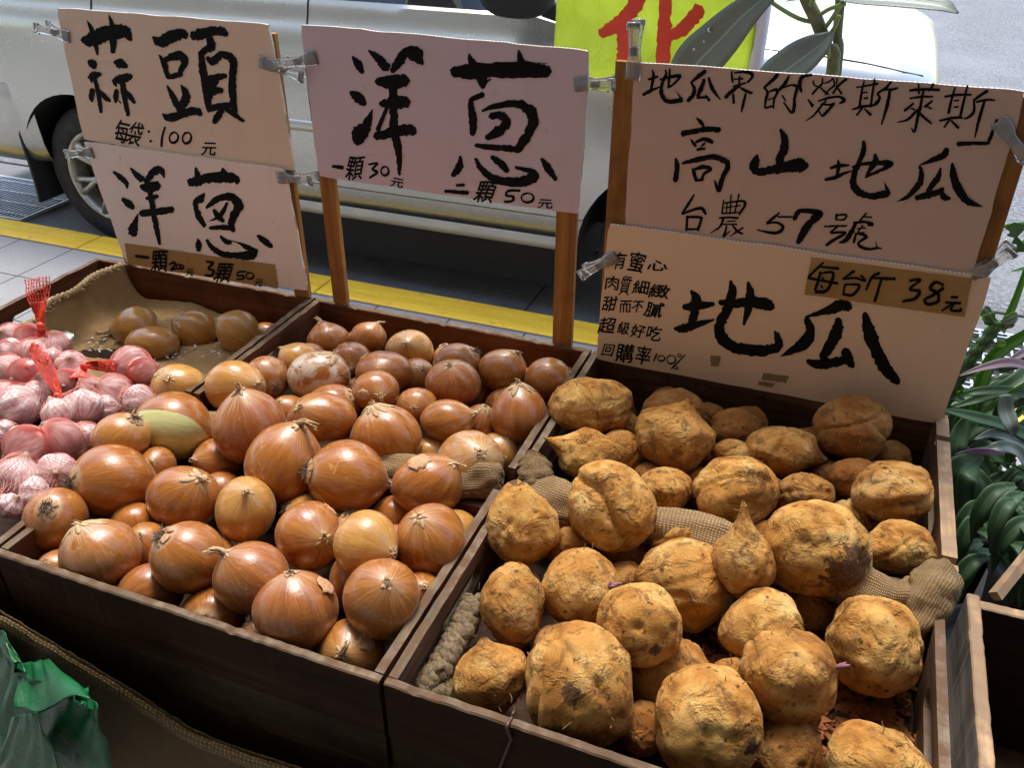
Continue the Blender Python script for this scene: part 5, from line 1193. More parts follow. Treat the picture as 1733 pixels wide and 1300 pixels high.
def onion(px, py, rx, ry, kind, ax, ay, d, label, idx):
    r2 = np.random.default_rng(100 + idx); k = d / F; Rx, Ry = rx*k, ry*k; Rz = (Rx + Ry)/2 if kind else Rx
    Rz = max(Rz, .8*max(Rx, Ry)); C = at_d(px, py, d)
    dx, dy = (ax - px)/rx, (ay - py)/ry; m = math.hypot(dx, dy)
    if m > .97: dx, dy = dx/m*.97, dy/m*.97
    axis = np.array([dx, dy, -math.sqrt(max(.02, 1 - dx*dx - dy*dy))]); 
    if kind == 'r': axis = -axis
    A = frame_of(axis); nu, nv = 44, 30; V = []; OC = []
    lob = r2.uniform(0, 6.28, 3); am = r2.uniform(.008, .028, 3)
    nl = r2.uniform(.06, .14); wn = r2.uniform(.30, .42)
    for i in range(nv + 1):
        ph = math.pi*i/nv
        for j in range(nu):
            th = 2*math.pi*j/nu; s_, c_ = math.sin(ph), math.cos(ph)
            r_ = 1 + (am[0]*math.cos(2*th + lob[0]) + am[1]*math.cos(3*th + lob[1]) + am[2]*math.sin(th + 2*ph + lob[2]))*s_
            r_ += .010*math.cos(9*th + lob[0])*s_*max(0, c_)
            shp = 1
            q = np.array([s_*math.cos(th)*r_*shp, s_*math.sin(th)*r_*shp, c_*(1 + nl*math.exp(-(ph/wn)**2)) + .045*math.exp(-((math.pi-ph)/.22)**2)])
            OC.append((s_*math.cos(th), s_*math.sin(th), c_)); V.append(q)
    V = np.array(V); W = V @ A.T; 
    lo, hi = W.min(0), W.max(0); ext = np.maximum(1.0, (hi - lo)/2)
    W = W / np.array([max(1, ext[0]*.995), max(1, ext[1]*.995), 1.0])
    def world(w): return (w[..., 0:1]*Rx)*RI + (w[..., 1:2]*Ry)*DN + (w[..., 2:3]*Rz)*FW
    WV = world(W); n = nu; Fs = []
    for i in range(nv):
        for j in range(nu): Fs.append((i*n + j, (i+1)*n + j, (i+1)*n + (j+1) % n, i*n + (j+1) % n))
    o = link("onion", WV, Fs, M_ONION, None, True); o.location = C; bpy.context.view_layer.objects.active = None
    a = o.data.attributes.new("oc", 'FLOAT_VECTOR', 'POINT'); a.data.foreach_set("vector", np.array(OC).ravel())
    sp = SPEC.get(idx, {}); o["tone"] = float(sp.get("tone", np.clip(r2.normal(.44, .2), .12, .9))); o["pale"] = float(sp.get("pale", r2.uniform(0, .35)))
    o["peel"] = float(sp.get("peel", 0.0)); o["white"] = float(sp.get("white", 0.0)); o["mould"] = float(sp.get("mould", 0.0))
    o["peel_dir"] = [float(x) for x in (A.T @ np.array(sp.get("pdir", (0, 1, -.3))))]
    tag(o, label, "onion", "brown onions in the crates")
    if min(rx, ry) < 26 and not sp: return o
    def at(ocv): 
        w = (np.array(ocv) @ A.T); return C + world(w[None])[0]
    rr = (Rx + Ry)/2; nz = 1 + nl
    show = -axis[2] if kind == 'n' else axis[2]
    if kind == 'n' or show < .75:
        b = MB(); L = sp.get("neck", r2.uniform(.12, .34)); nb = 7 if L < .3 else 9; bend = r2.normal(0, .5, 2); fl = sp.get("flare", .35)
        for q in range(nb):
            th = 6.28*q/nb + r2.uniform(-.3, .3); r0 = .085*r2.uniform(.7, 1.2); P = []; wd_ = r2.uniform(.05, .09); Lq = L*r2.uniform(.6, 1.15)
            for i in range(7):
                t = i/6; rad = r0*(1 - .55*t + fl*t*t*r2.uniform(.6, 1.2)); tw = th + 1.2*t
                c = np.array([rad*math.cos(tw) + bend[0]*L*t*t, rad*math.sin(tw) + bend[1]*L*t*t, nz - .045 + Lq*t*(1 - .25*t)])
                s_ = np.array([-math.sin(tw), math.cos(tw), 0])*wd_*(1 - .7*t); P.append([at(c - s_), at(c + s_*.1 + np.array([math.cos(tw), math.sin(tw), 0])*.018), at(c + s_)])
            b.grid(np.array(P))
        for q in range(9):       # torn skin collar lying back on the shoulder
            th = 6.28*q/9 + r2.uniform(-.3, .3); ph1 = r2.uniform(.18, .50)*sp.get("collar", .62); P = []
            for i in range(5):
                ph = .09 + (ph1 - .09)*i/4; P.append([at(np.array([math.sin(ph)*math.cos(th + s_), math.sin(ph)*math.sin(th + s_), math.cos(ph)*(1 + nl*math.exp(-(ph/wn)**2))])*(1.003 + .008*math.sin(i*1.5 + q))) for s_ in (-.40*(1 - (i/4.2)**2), 0, .40*(1 - (i/4.2)**2))])
            b.grid(np.array(P))
        ob_ = b.obj("dry_neck", M_NECK, None, True); solidify(ob_, .0005); reparent(ob_, o)
    if kind == 'r' or sp.get("root"):
        b = MB(); nr_ = sp.get("roots", 60)
        for q in range(nr_):
            th, ra = r2.uniform(0, 6.28), .165*math.sqrt(r2.uniform(0, 1)); c = np.array([ra*math.cos(th), ra*math.sin(th), -1.0 - .03]); dr_ = np.array([math.cos(th)*.9, math.sin(th)*.9, -.8]) + r2.normal(0, .5, 3); L = r2.uniform(.07, .26); P = [c]
            for i in range(4): dr_ = dr_ + r2.normal(0, .45, 3); P.append(P[-1] + dr_/np.linalg.norm(dr_)*L/4)
            b.tube([at(p) for p in P], [rr*.012, rr*.011, rr*.010, rr*.008, rr*.004], 4)
        for q in range(8):
            th = 6.28*q/8 + r2.uniform(-.3, .3); P = []
            for i in range(4):
                ph = .13 + .07*i + r2.uniform(0, .03); rl = 1.02 + .02*(3 - i)/3; P.append([at(np.array([math.sin(ph)*math.cos(th + s_), math.sin(ph)*math.sin(th + s_), -math.cos(ph) - .02])*rl) for s_ in (-.36, 0, .36*(1 - i/6))])
            b.grid(np.array(P), 1)
        ob_ = b.obj("root_tuft", None, None, True, [M_ROOT, M_FLAKE]); reparent(ob_, o)
    fl_ = sp.get("flake") or ([(r2.uniform(0, 6.28), r2.uniform(.5, 1.6), r2.uniform(.3, .7), r2.uniform(.005, .03))] if idx % 3 == 0 and rr > .035 else None)
    if fl_:
        b = MB()
        for (th, ph, sz, lift) in fl_:
            P = []
            for i in range(8):
                row = []
                for j in range(6):
                    a_, b__ = ph + sz*(i/7 - .5), th + sz*1.1*(j/5 - .5)/max(.3, math.sin(ph)); l = 1.006 + lift*(i/7)**2 + .012*math.sin(j*1.7 + i)
                    b__ = th + (b__ - th)*(.25 + .75*math.sin(math.pi*(i + .4)/7.8))*(1 + .2*math.sin(i*2.3 + th)); row.append(at(np.array([math.sin(a_)*math.cos(b__), math.sin(a_)*math.sin(b__), math.cos(a_)])*l))
                P.append(row)
            b.grid(np.array(P))
        ob_ = b.obj("loose_skin", M_FLAKE, None, True); solidify(ob_, .0004); reparent(ob_, o)
    return o
SPEC = {9: dict(white=1.0, mould=1.0, collar=1.4, neck=.2), 13: dict(pale=1.0, collar=1.5, tone=.8), 22: dict(pale=1.0, collar=1.6, neck=.2, white=.0), 23: dict(tone=.2, pale=.6, white=.3, neck=.1), 26: dict(neck=.42, root=1, tone=.6),
 27: dict(tone=.85, pale=.5, root=1), 29: dict(tone=.12), 30: dict(tone=.08, pale=.3), 31: dict(peel=1.0, pdir=(-.10, .55, -.5), tone=.6), 33: dict(tone=.42, roots=80), 34: dict(tone=.35, roots=70), 43: dict(neck=.62, flare=.7, tone=.8), 42: dict(tone=.8, neck=.12, collar=.5),
 44: dict(tone=.4, roots=70, pale=.2), 45: dict(pale=1.0, white=.12, collar=1.5, tone=.4), 46: dict(neck=.4, flare=.8, tone=.75), 56: dict(neck=.75, flare=.5, tone=.12, pale=.5), 58: dict(tone=.16, pale=.6, neck=.35, collar=1.6), 59: dict(tone=.10, pale=.4), 57: dict(tone=.16, roots=70),
 2: dict(neck=.12, collar=.5), 6: dict(neck=.08, collar=.5), 40: dict(neck=.10, collar=.7, tone=.6), 41: dict(neck=.22, collar=.5, tone=.55), 18: dict(tone=.85, collar=1.5), 28: dict(white=.25, tone=.5, roots=60), 25: dict(tone=.55, roots=60), 0: dict(neck=.45), 11: dict(neck=.3),
 38: dict(tone=.55, flake=[(.5, 1.3, .5, .03)]), 24: dict(neck=.25), 20: dict(tone=.5), 8: dict(roots=60), 47: dict(tone=.4, roots=70), 35: dict(collar=1.2, tone=.6)}
for i, it in enumerate(ONIONS): onion(*it, i)

# lower layer added under each heap to block light in the gaps; only slivers show
def project(P):
    c = MC @ (np.array(P) - CAM); return CX + F*c[0]/c[2], CY + F*c[1]/c[2], c[2]
def buried(lst, x0, x1, y0, y1, z, r, ok, seed, n=400):
    r2 = np.random.default_rng(seed); occ = [(at_d(it[0], it[1], D_), math.sqrt(it[2]*it[3])*D_/F) for it, D_ in lst]; out = []
    for _ in range(n):
        p = np.array([r2.uniform(x0 + r, x1 - r), r2.uniform(y0 + r, y1 - r), z + r2.uniform(-.004, .008)]); rr = r*r2.uniform(.85, 1.1)
        if ok(p) and all(np.linalg.norm(p - c) > .86*(rr + q) for c, q in occ): occ.append((p, rr)); out.append((p, rr))
    return out
k_ = len(ONIONS)
for (x0, x1, y0, y1, sd_) in ((-.88, -.366, .54, .872, 1), (-.893, -.366, .926, 1.28, 2)):
    for p, r_ in buried([(it, it[7]) for it in ONIONS], x0, x1, y0, y1, .695, .036, lambda p: True, sd_):
        px, py, d = project(p); pr = r_*F/d; a_ = rng.uniform(0, 6.28)
        o = onion(px, py, pr, pr*.95, 'nr'[k_ % 2], px + pr*.9*math.cos(a_), py + pr*.9*math.sin(a_), d, "brown onion added to darken the lower layer of the heap, only a sliver showing", k_); o["group"] = "onions buried under the heaps"; k_ += 1
def m_potato():
    M = Mat("dusty_sweet_potato_skin", .95, spec=.15); p = M.co(); seed = M.math('MULTIPLY', M.rnd(), 30)
    q = M.vmath('ADD', p, M.n("CombineXYZ", {0: seed, 1: M.math('MULTIPLY', seed, .37)}).outputs[0])
    big = M.noise(q, 22, 5, .6, .4); mid = M.noise(q, 85, 6, .72, .35); fine = M.noise(q, 420, 4, .65); crack = M.voro(M.vmath('ADD', q, M.vmath('MULTIPLY', M.n("CombineXYZ", {0: mid, 1: big, 2: fine}).outputs[0], (.03, .03, .012))), 85, 'DISTANCE_TO_EDGE')
    c = M.ramp(big, [(.30, (.27, .105, .022)), (.44, (.44, .205, .048)), (.57, (.56, .315, .092)), (.71, (.68, .45, .18))])
    c = M.mix(M.math('MULTIPLY', M.attr("tone", 'OBJECT').outputs["Fac"], .85), c, (.24, .085, .022))
    d = M.math('MULTIPLY', M.step(mid, .55, .68), .6); c = M.mix(d, c, (.27, .115, .032))
    crust = M.step(M.noise(q, 26, 4, .6, .5), .46, .62)
    d2 = M.step(M.noise(q, 34, 7, .75, .8), .52, .64); c = M.mix(M.math('MULTIPLY', d2, .75), c, (.13, .060, .024))
    pit = M.step(M.voro(M.vmath('ADD', q, M.vmath('MULTIPLY', M.n("CombineXYZ", {0: mid, 1: fine, 2: big}).outputs[0], (.02, .02, .02))), 60), .16, .07); c = M.mix(M.math('MULTIPLY', pit, .8), c, (.07, .032, .016))
    w = M.step(M.noise(q, 120, 4, .6), .70, .76); c = M.mix(M.math('MULTIPLY', w, .7), c, (.62, .56, .47))
    c = M.mix(M.math('MULTIPLY', M.step(fine, .55, .75), .35), c, (.16, .075, .03))
    sc = M.attr("scar"); c = M.mix(M.step(M.math('ADD', sc.outputs["Fac"], M.math('MULTIPLY', M.math('SUBTRACT', mid, .5), 2.2)), .55, .75), c, M.ramp(mid, [(.35, (.05, .022, .012)), (.65, (.17, .085, .045))]))
    M.set("Base Color", c)
    h = M.math('ADD', M.math('ADD', M.math('MULTIPLY', mid, M.math('ADD', .40, M.math('MULTIPLY', crust, 1.3))), M.math('MULTIPLY', fine, .22)), M.math('MULTIPLY', M.noise(q, 900, 2, .6), .16))
    M.bump(M.math('SUBTRACT', h, M.math('MULTIPLY', pit, .5)), .9, .0046); return M.m
M_SP = m_potato(); M_RL = m_dry("sweet_potato_rootlet", (.16, .085, .03), (.34, .21, .09)); M_SPROUT = m_flat("purple_sprout", (.24, .10, .13), .6, 0, .2, 60)
_bm = bmesh.new(); bmesh.ops.create_icosphere(_bm, subdivisions=5, radius=1.0); ICO = np.array([v.co[:] for v in _bm.verts]); ICOF = [tuple(v.index for v in f.verts) for f in _bm.faces]; _bm.free()
def fnoise(Nn, r2, freq, amp, k=10):
    out = np.zeros(len(Nn))
    for _ in range(k):
        v = r2.normal(0, 1, 3); v /= np.linalg.norm(v); u = r2.normal(0, 1, 3); u /= np.linalg.norm(u)
        out += np.sin(freq*(Nn @ v)*r2.uniform(.7, 1.4) + 1.7*np.sin(freq*.6*(Nn @ u) + r2.uniform(0, 6)) + r2.uniform(0, 6))
    return out*amp/math.sqrt(k)
# picture-plane directions are (right, down, away): necks, clefts, knobs and scars the photograph shows
PS = {0: dict(box=.5, flat=1), 1: dict(neck=(.95, .25, 0, .25, .45)), 2: dict(neck=(.25, -.92, -.25, .10, .30)), 3: dict(neck=(-.9, -.42, -.1, .55, .22)), 7: dict(neck=(.93, .35, -.05, .18, .35)), 8: dict(lob=7, la=.20), 11: dict(cleft=[(.35, .1, -.95, .95, -.4, .1)], la=.12),
 14: dict(knob=[(-.75, .35, -.55, .32, .42), (.1, .75, -.6, .2, .3), (.3, -.6, -.6, .18, .4)]), 16: dict(cleft=[(-.3, -.25, -.9, .75, .8, -.2), (.6, .4, -.6, .5, -.8, .2)], la=.13), 17: dict(neck=(-.1, -.95, -.2, .12, .75), knob=[(.85, .25, -.3, .15, .25)]), 20: dict(neck=(-.05, -.97, -.15, .85, .26)),
 21: dict(scar=(.45, .35, -.8, .62), knob=[(-.3, -.7, -.5, .12, .4)], la=.13), 25: dict(knob=[(-.4, .3, -.8, .12, .3)], sprout=[(.35, -.35), (.55, -.25)]), 26: dict(knob=[(.1, .1, -.98, .17, .16), (-.3, .25, -.9, .10, .12), (.1, .85, -.4, .16, .22)]), 27: dict(scar=(.25, .35, -.9, .16), pit=[(-.15, -.2, -.95, .16, .12)], tone=-.5, box=.25),
 28: dict(neck=(-.15, -.95, -.2, .10, .35)), 29: dict(scar=(-.15, -.15, -.97, .22), box=.2, cleft=[(-.75, .3, -.55, .3, 1, .1)]), 31: dict(box=.35, lob=12, la=.13, scar=(.55, .15, -.8, .2)), 33: dict(sprout=[(.95, -.25)], pit=[(.05, .25, -.95, .14, .16)], box=.25), 34: dict(wr=1, pit=[(.85, .1, -.5, .16, .12)], scar=(.86, .1, -.5, .13)), 36: dict(scar=(-.1, .1, -.98, .25)), 32: dict(tone=-.3)}
SHADE_TONE = {1: .7, 6: .8, 8: .75, 9: .9, 10: .9, 12: .5, 19: .6, 30: .4, 35: .8, 37: .7, 38: .6, 39: .4, 40: .7, 5: .6, 7: .25, 24: .35}  # darker skin tone painted for potatoes in shade at the back and low down
def potato(px, py, rx, ry, d, label, idx):
    r2 = np.random.default_rng(500 + idx); sp = PS.get(idx, {}); k = d/F; Rx, Ry = rx*k, ry*k; Rz = .5*(Rx + Ry); C = at_d(px, py, d); N = ICO; r = np.ones(len(N))
    if sp.get("box"): r *= (np.abs(N)**3.2).sum(1)**(-1/3.2)*sp["box"] + (1 - sp["box"])
    for _ in range(sp.get("lob", 9)):
        v = r2.normal(0, 1, 3); v /= np.linalg.norm(v); w = r2.uniform(.35, .75); r += sp.get("la", .15)*r2.uniform(-.9, 1)*np.exp(-(1 - N @ v)/(w*w/2))
    for _ in range(60):
        v = r2.normal(0, 1, 3); v /= np.linalg.norm(v); w = r2.uniform(.05, .15); r += r2.uniform(-.070, .040)*np.exp(-(1 - N @ v)/(w*w/2))
    for _ in range(4):
        v = r2.normal(0, 1, 3); v /= np.linalg.norm(v); u = r2.normal(0, 1, 3); u /= np.linalg.norm(u); r -= r2.uniform(.03, .085)*np.exp(-((N @ v + .12*np.sin(4*(N @ u)))/.055)**2)*np.clip((N @ u)*1.6, 0, 1)
    for (a, b_, c, amp, w) in sp.get("knob", []):
        v = np.array([a, b_, c]); v /= np.linalg.norm(v); r += amp*np.exp(-(1 - N @ v)/(w*w/2))
    for (a, b_, c, w, dep) in [(*q[:3], q[4], q[3]) for q in sp.get("pit", [])]:
        v = np.array([a, b_, c]); v /= np.linalg.norm(v); r -= dep*np.exp(-(1 - N @ v)/(w*w/2))
    for (a, b_, c, e0, e1, e2) in sp.get("cleft", []):
        v = np.array([a, b_, c]); v /= np.linalg.norm(v); e = np.array([e0, e1, e2]); e /= np.linalg.norm(e); s_ = np.cross(v, e); s_ /= np.linalg.norm(s_); q = N @ s_ + .10*np.sin(4*(N @ e)); f_ = np.clip((N @ v)*1.5, 0, 1)
        r -= .17*np.exp(-(q/.085)**2)*f_; r += .07*np.exp(-((q - .25)/.16)**2)*f_
    if sp.get("wr"): r += .022*np.sin(16*(N @ np.array([.15, .95, -.1])) + 2.2*np.sin(5*N[:, 0]) + 1.3*np.sin(9*N[:, 0]))*np.exp(-((N[:, 1] - .05)/.55)**2)
    r += fnoise(N, r2, 5, .034) + fnoise(N, r2, 11, .014) + (fnoise(N, r2, 24, .0075, 16) + fnoise(N, r2, 48, .0030, 16))*np.clip(.35 + fnoise(N, r2, 3, 1.0), 0, 1.3)
    P = N*r[:, None]; lo, hi = P.min(0), P.max(0); P = (P - (lo + hi)/2)/((hi - lo)/2)
    if sp.get("neck"):
        v = np.array(sp["neck"][:3]); v /= np.linalg.norm(v); L, w = sp["neck"][3:]
        t = P @ v; pe = P - t[:, None]*v; s_ = np.clip((t - .45)/.5, 0, 1); s_ = s_*s_*(3 - 2*s_)
        P = pe*(1 - s_*(1 - w)*np.clip(1.0, 0, 1))[:, None] + (t + s_*L*np.clip((t - .45)*1.6, 0, 1.2) + s_*.08)[:, None]*v
    W = P[:, 0:1]*Rx*RI + P[:, 1:2]*Ry*DN + P[:, 2:3]*Rz*FW
    o = link("sweet_potato", W, ICOF, M_SP, None, True); o.location = C; o["tone"] = float(sp.get("tone", SHADE_TONE.get(idx, r2.uniform(-.1, .25))))
    s_ = np.zeros(len(N))
    if sp.get("scar"):
        v = np.array(sp["scar"][:3]); v /= np.linalg.norm(v); s_ = np.exp(-(1 - N @ v)/(sp["scar"][3]**2*.9))
    if sp.get("neck"): v = np.array(sp["neck"][:3]); v /= np.linalg.norm(v); s_ = np.maximum(s_, .85*np.clip(((P @ v) - (P @ v).max() + .14)/.12, 0, 1))
    a = o.data.attributes.new("scar", 'FLOAT', 'POINT'); a.data.foreach_set("value", s_.astype(np.float32))
    tag(o, label, "sweet potato", "sweet potatoes in the two right crates")
    if min(rx, ry) > 40:
        b = MB(); vis = np.where((P[:, 2] < .3))[0]
        for q in range(int(r2.integers(4, 10))):
            i = int(vis[r2.integers(len(vis))]); p = C + W[i]; nrm = W[i]/np.linalg.norm(W[i]); pts = [p - nrm*.001]; dr_ = nrm + r2.normal(0, .6, 3); L = r2.uniform(.004, .013)
            for _ in range(4): dr_ = dr_/np.linalg.norm(dr_) + r2.normal(0, .35, 3); pts.append(pts[-1] + dr_*L/4)
            b.tube(pts, [.0007, .0006, .0005, .0004, .0002], 4)
        reparent(b.obj("root_hair", M_RL), o)
        for (sx, sy) in sp.get("sprout", []):
            sc_ = np.argmax(P @ np.array([sx, sy, -.6])); p = C + W[sc_]; b = MB()
            for q in range(4): e = p + W[sc_]/np.linalg.norm(W[sc_])*.008 + r2.normal(0, .003, 3); b.tube([p - (e - p)*.3, (p + e)/2, e], [.0022, .0022, .0012], 6)
            reparent(b.obj("sprout", M_SPROUT, None, True), o)
    return o
bpy.context.view_layer.update()
for i, it in enumerate(POTATOES): potato(*it, i)

k_ = len(POTATOES)
for (x0, x1, y0, y1, sd_) in ((-.333, .19, .54, .872, 3), (-.333, .20, .926, 1.28, 4)):
    for p, r_ in buried([(it, it[4]) for it in POTATOES], x0, x1, y0, y1, .692, .033, lambda p: not (p[0] > .06 and p[1] < .75) and not (p[0] < -.235 and p[1] < .74), sd_):
        px, py, d = project(p); pr = r_*F/d
        o = potato(px, py, pr*1.05, pr, d, "dark sweet potato added to darken the lower layer of the heap, only a sliver showing", k_); o["group"] = "sweet potatoes buried under the heaps"; o["tone"] = .8; k_ += 1  # tone darkened for the shade between the upper potatoes
# red soil crumbs on the bottom of the front potato crate
def m_soil():
    M = Mat("red_soil", .95, spec=.1); n = M.noise(M.pos(), 160, 5, .7); M.set("Base Color", M.ramp(n, [(.3, (.17, .060, .022)), (.55, (.36, .14, .055)), (.75, (.52, .24, .10))])); M.bump(n, .8, .004); return M.m
b = MB(); g = np.linspace(0, 1, 50); P = [[(-.333 + .522*u, .541 + .328*v, FLOOR + .003 + .012*max(0, u - .55) + .004*math.sin(31*u)*math.sin(23*v) + rng.normal(0, .0012)) for v in g] for u in g]; b.grid(np.array(P))
nb_ = len(b.f)
for i in range(1900):
    u, v = 1 - abs(random.gauss(0, .26)), random.random()**1.3
    if u < 0: continue
    p = np.array([-.333 + .518*u, .545 + .32*v, FLOOR + .006 + .012*max(0, u - .55)]); s_ = abs(random.gauss(.0022, .0026)) + .0009; q = rng.normal(0, 1, (6, 3))*s_*np.array([1.3, 1.1, .45])
    q = p + q; b.add(q, [(0,1,2),(0,2,3),(0,3,1),(1,4,2),(2,5,3),(4,5,2),(1,3,4),(3,5,4)])
b.m = [0]*nb_ + [1]*(len(b.f) - nb_)
tag(b.obj("soil_crumbs", None, None, False, [m_flat("shade_dark_soil", (.045, .020, .010), .95, 0, .5, 60, .5), m_soil()]), "crumbled red soil spread over the bottom of the front potato crate", "soil", None, "stuff")  # base sheet darkened for shade between the potatoes; crumbs keep their red

# garlic in red nets
def m_garlic():
    M = Mat("garlic_skin", .36, spec=.5); oc = M.attr("oc").outputs["Vector"]; sp = M.n("SeparateXYZ", {0: oc}); seed = M.math('MULTIPLY', M.rnd(), 20)
    xy = M.n("SeparateXYZ", {0: M.vmath('NORMALIZE', M.n("CombineXYZ", {0: sp.outputs[0], 1: sp.outputs[1]}).outputs[0])})
    v = M.n("CombineXYZ", {0: M.math('ADD', xy.outputs[0], seed), 1: xy.outputs[1], 2: M.math('MULTIPLY', sp.outputs[2], .2)}).outputs[0]
    s_ = M.noise(v, 7, 5, .6); big = M.noise(M.vmath('ADD', oc, M.n("CombineXYZ", {0: seed}).outputs[0]), 1.6, 4)
    c = M.ramp(s_, [(.32, (.42, .21, .22)), (.48, (.68, .50, .48)), (.62, (.84, .77, .74))]); c = M.mix(M.math('MULTIPLY', M.step(big, .5, .75), .6), c, (.48, .30, .24))
    c = M.mix(M.step(sp.outputs[2], .82, 1.15), c, (.40, .26, .18)); M.set("Base Color", c); M.bump(s_, .5, .003); M.set("Sheen Weight", .1); return M.m
M_GAR = m_garlic()
BAGS = [(0, 6), (6, 12), (12, 18), (18, 23), (23, 31)]
GL = ["top bag by the hand slot", "left bag with the long red tie", "small middle bag", "right bag against the burlap", "lowest bag beside the onions"]
GP = ["uppermost", "second from its top", "middle", "lower", "near lowest", "lowest", "half hidden", "deepest"]
gi = 0
def garlic(px, py, pr, d, bag, j):
    r2 = np.random.default_rng(900 + px*3 + py); C = at_d(px, py, d); Rr = pr*1.12*d/F
    ax = r2.normal(0, .7, 3) + np.array([0, -.5, -.35]); A = frame_of(ax); nu, nv = 40, 24; V = []; OC = []; nc = int(r2.integers(5, 8)); p0 = r2.uniform(0, 6); am = r2.uniform(.15, .25)
    for i in range(nv + 1):
        ph = math.pi*i/nv
        for q in range(nu):
            th = 2*math.pi*q/nu; s_, c_ = math.sin(ph), math.cos(ph); lob = 1 + am*(abs(math.cos(nc*th/2 + p0))**.6 - .7)*s_**.6 + .03*math.sin(2*th + p0)
            nk = math.exp(-(ph/.30)**2); V.append((s_*math.cos(th)*lob*(1 - .25*math.exp(-(ph/.6)**2)), s_*math.sin(th)*lob*(1 - .25*math.exp(-(ph/.6)**2)), .86*c_ + .34*nk + .06*math.exp(-((math.pi - ph)/.25)**2))); OC.append((s_*math.cos(th), s_*math.sin(th), c_ + .3*nk))
    W = (np.array(V) @ A.T)*Rr; W = W[:, 0:1]*RI + W[:, 1:2]*DN + W[:, 2:3]*FW; n = nu
    o = link("garlic_bulb", W, [(i*n + q, (i+1)*n + q, (i+1)*n + (q+1) % n, i*n + (q+1) % n) for i in range(nv) for q in range(nu)], M_GAR, None, True); o.location = C
    a = o.data.attributes.new("oc", 'FLOAT_VECTOR', 'POINT'); a.data.foreach_set("vector", np.array(OC).ravel())
    tag(o, "pinkish garlic bulb, %s in the %s" % (GP[j], GL[bag]), "garlic", "garlic bulbs in red nets"); return C, Rr
def m_net(name, col):
    M = Mat(name, .4, col); M.set("Sheen Weight", .1); return M.m
M_NET = m_net("red_white_net_thread", (.70, .24, .20)); M_TIE = m_net("red_net_bunched", (.72, .055, .018))
BL = ["garlic net bag with an upright red tie by the hand slot", "net bag of garlic at the left edge with a long flattened red tie", "small net bag of garlic in the middle with a red tie pointing right", "net bag of garlic nearest the burlap lining and the golden onion", "lowest net bag of garlic, against the front onions"]
bagobjs = []
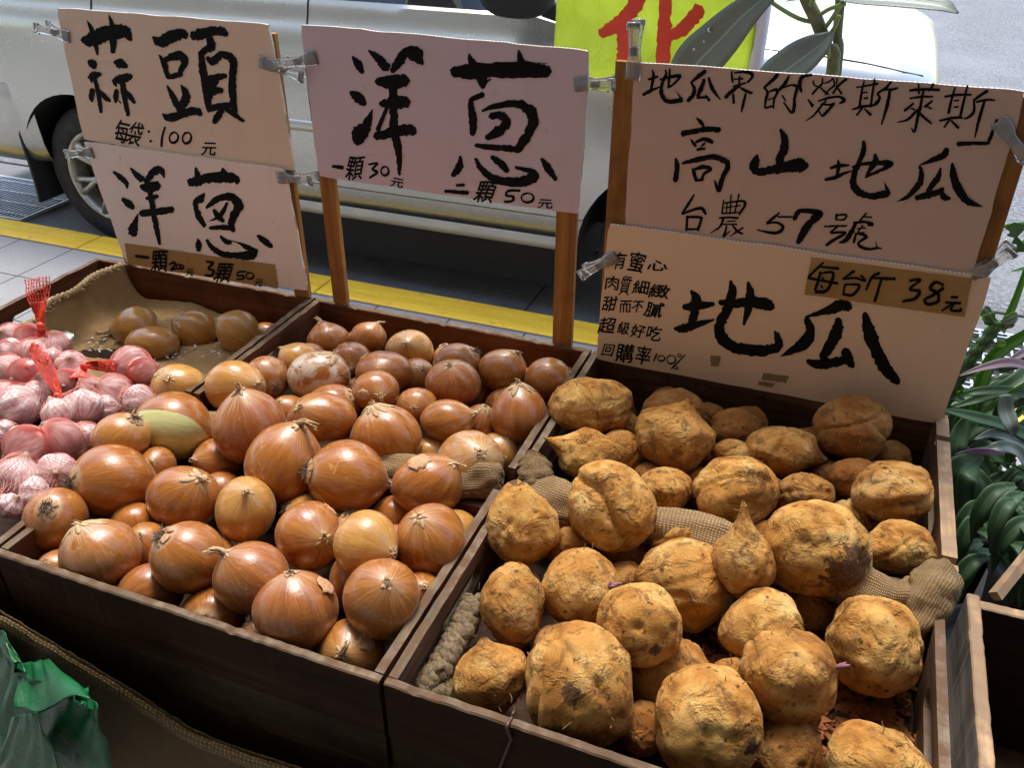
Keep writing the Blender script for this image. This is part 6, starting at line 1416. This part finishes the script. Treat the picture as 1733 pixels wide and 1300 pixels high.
for bi, (a0, a1) in enumerate(BAGS):
    sph = [(garlic(*GARLIC[i][:3], GARLIC[i][3], bi, j_)) for j_, i in enumerate(sorted(range(a0, a1), key=lambda q: GARLIC[q][1]))]
    cen = sum(c for c, _ in sph)/len(sph); t = empty("garlic_net_bag", tuple(cen - np.array([0, 0, .04]))); cen = cen + FW*.032; tag(t, BL[bi], "net bag", "red net bags of garlic"); bagobjs.append(t)
    NU, NV = 92, 84
    def support(dv, s=1.045):
        best = .004
        for c, r_ in sph:
            oc_ = c - cen; tca = oc_ @ dv; d2 = oc_ @ oc_ - tca*tca; rr = r_*s
            if d2 < rr*rr: best = max(best, tca + math.sqrt(rr*rr - d2))
        return best
    G = np.zeros((NV + 1, NU)); DV = np.zeros((NV + 1, NU, 3))
    for i in range(NV + 1):
        ph = .05 + (math.pi - .1)*i/NV
        for q in range(NU):
            th = 2*math.pi*(q + .5*(i % 2))/NU; DV[i, q] = (math.sin(ph)*math.cos(th), math.sin(ph)*math.sin(th), math.cos(ph)); G[i, q] = support(DV[i, q])
    G0 = G.copy()
    for _ in range(3):
        H_ = G.copy(); H_[1:-1] = (G[2:] + G[:-2] + np.roll(G, 1, 1)[1:-1] + np.roll(G, -1, 1)[1:-1])/4; G = np.maximum(H_, G0)
    P = cen + DV*G[..., None]; b = MB(); b.v = [tuple(p) for p in P.reshape(-1, 3)]
    ix = lambda i, q: i*NU + q % NU
    for i in range(0, NV - 1):
        for q in range(NU):
            b.f.append((ix(i, q), ix(i + 1, q + (0 if i % 2 else -1) + 0), ix(i + 2, q), ix(i + 1, q + (1 if i % 2 else 0)))); b.m.append(0)
    o = b.obj("net", M_NET, t); wf = o.modifiers.new("threads", 'WIREFRAME'); wf.thickness = .0007; wf.use_replace = True; wf.use_even_offset = False
def tie(bi, pts, ws, fan=0.0, npl=26, threads=True):
    """a gathered end of net: pleated strip along points (px, py, depth), width px"""
    S = spline([at_d(*p) for p in pts], 30); W = spline(np.c_[np.array(ws, float), np.zeros(len(ws)), np.zeros(len(ws))], 30)[:, 0]*pts[0][2]/F; b = MB(); bt = MB()
    P = []
    for i in range(30):
        tt = S[min(i+1, 29)] - S[max(i-1, 0)]; tt /= np.linalg.norm(tt); sd_ = np.cross(tt, FW); sd_ /= np.linalg.norm(sd_); row = []
        for j in range(npl):
            s_ = 2*j/(npl-1) - 1; row.append(S[i] + sd_*s_*W[i]/2 + FW*(.0028*math.sin(j*2.1)*(.4 + i/30) + .003*math.sin(i*.35 + j*.2)) + rng.normal(0, .0004, 3))
        P.append(row)
    P = np.array(P); n1 = 18
    b.grid(P[:n1]); 
    for j in range(npl):
        bt.tube(P[n1-1:, j] + rng.normal(0, .0006, P[n1-1:, j].shape), .0006, 4)
    for i in range(n1, 30, 2): bt.tube(P[i] , .00045, 4)
    o = b.obj("gathered_tie", M_TIE, bagobjs[bi], True); solidify(o, .0006); bt.obj("frayed_end", M_TIE, bagobjs[bi])
tie(0, [(70,572,1.545), (69,552,1.55), (66,520,1.552), (63,492,1.555), (62,470,1.56)], [22, 11, 26, 40, 46])
tie(1, [(103,694,1.36), (98,672,1.355), (90,645,1.37), (76,618,1.40), (60,596,1.43), (52,586,1.44)], [26, 12, 24, 28, 22, 18])
tie(2, [(132,640,1.43), (142,620,1.45), (160,618,1.46), (182,620,1.465), (198,622,1.47)], [30, 12, 16, 20, 24])
kb_ = MB()
for c in ((69, 553, 1.545, 9), (98, 672, 1.35, 9), (142, 621, 1.445, 8)):
    k = MB(); ell(k, at_d(*c[:3]), (c[3]*.75*c[2]/F, c[3]*.6*c[2]/F, c[3]*.9*c[2]/F), 0, 14, 10, pw=.8); k.obj("knot", M_TIE, bagobjs[{69: 0, 98: 1, 142: 2}[c[0]]], True)
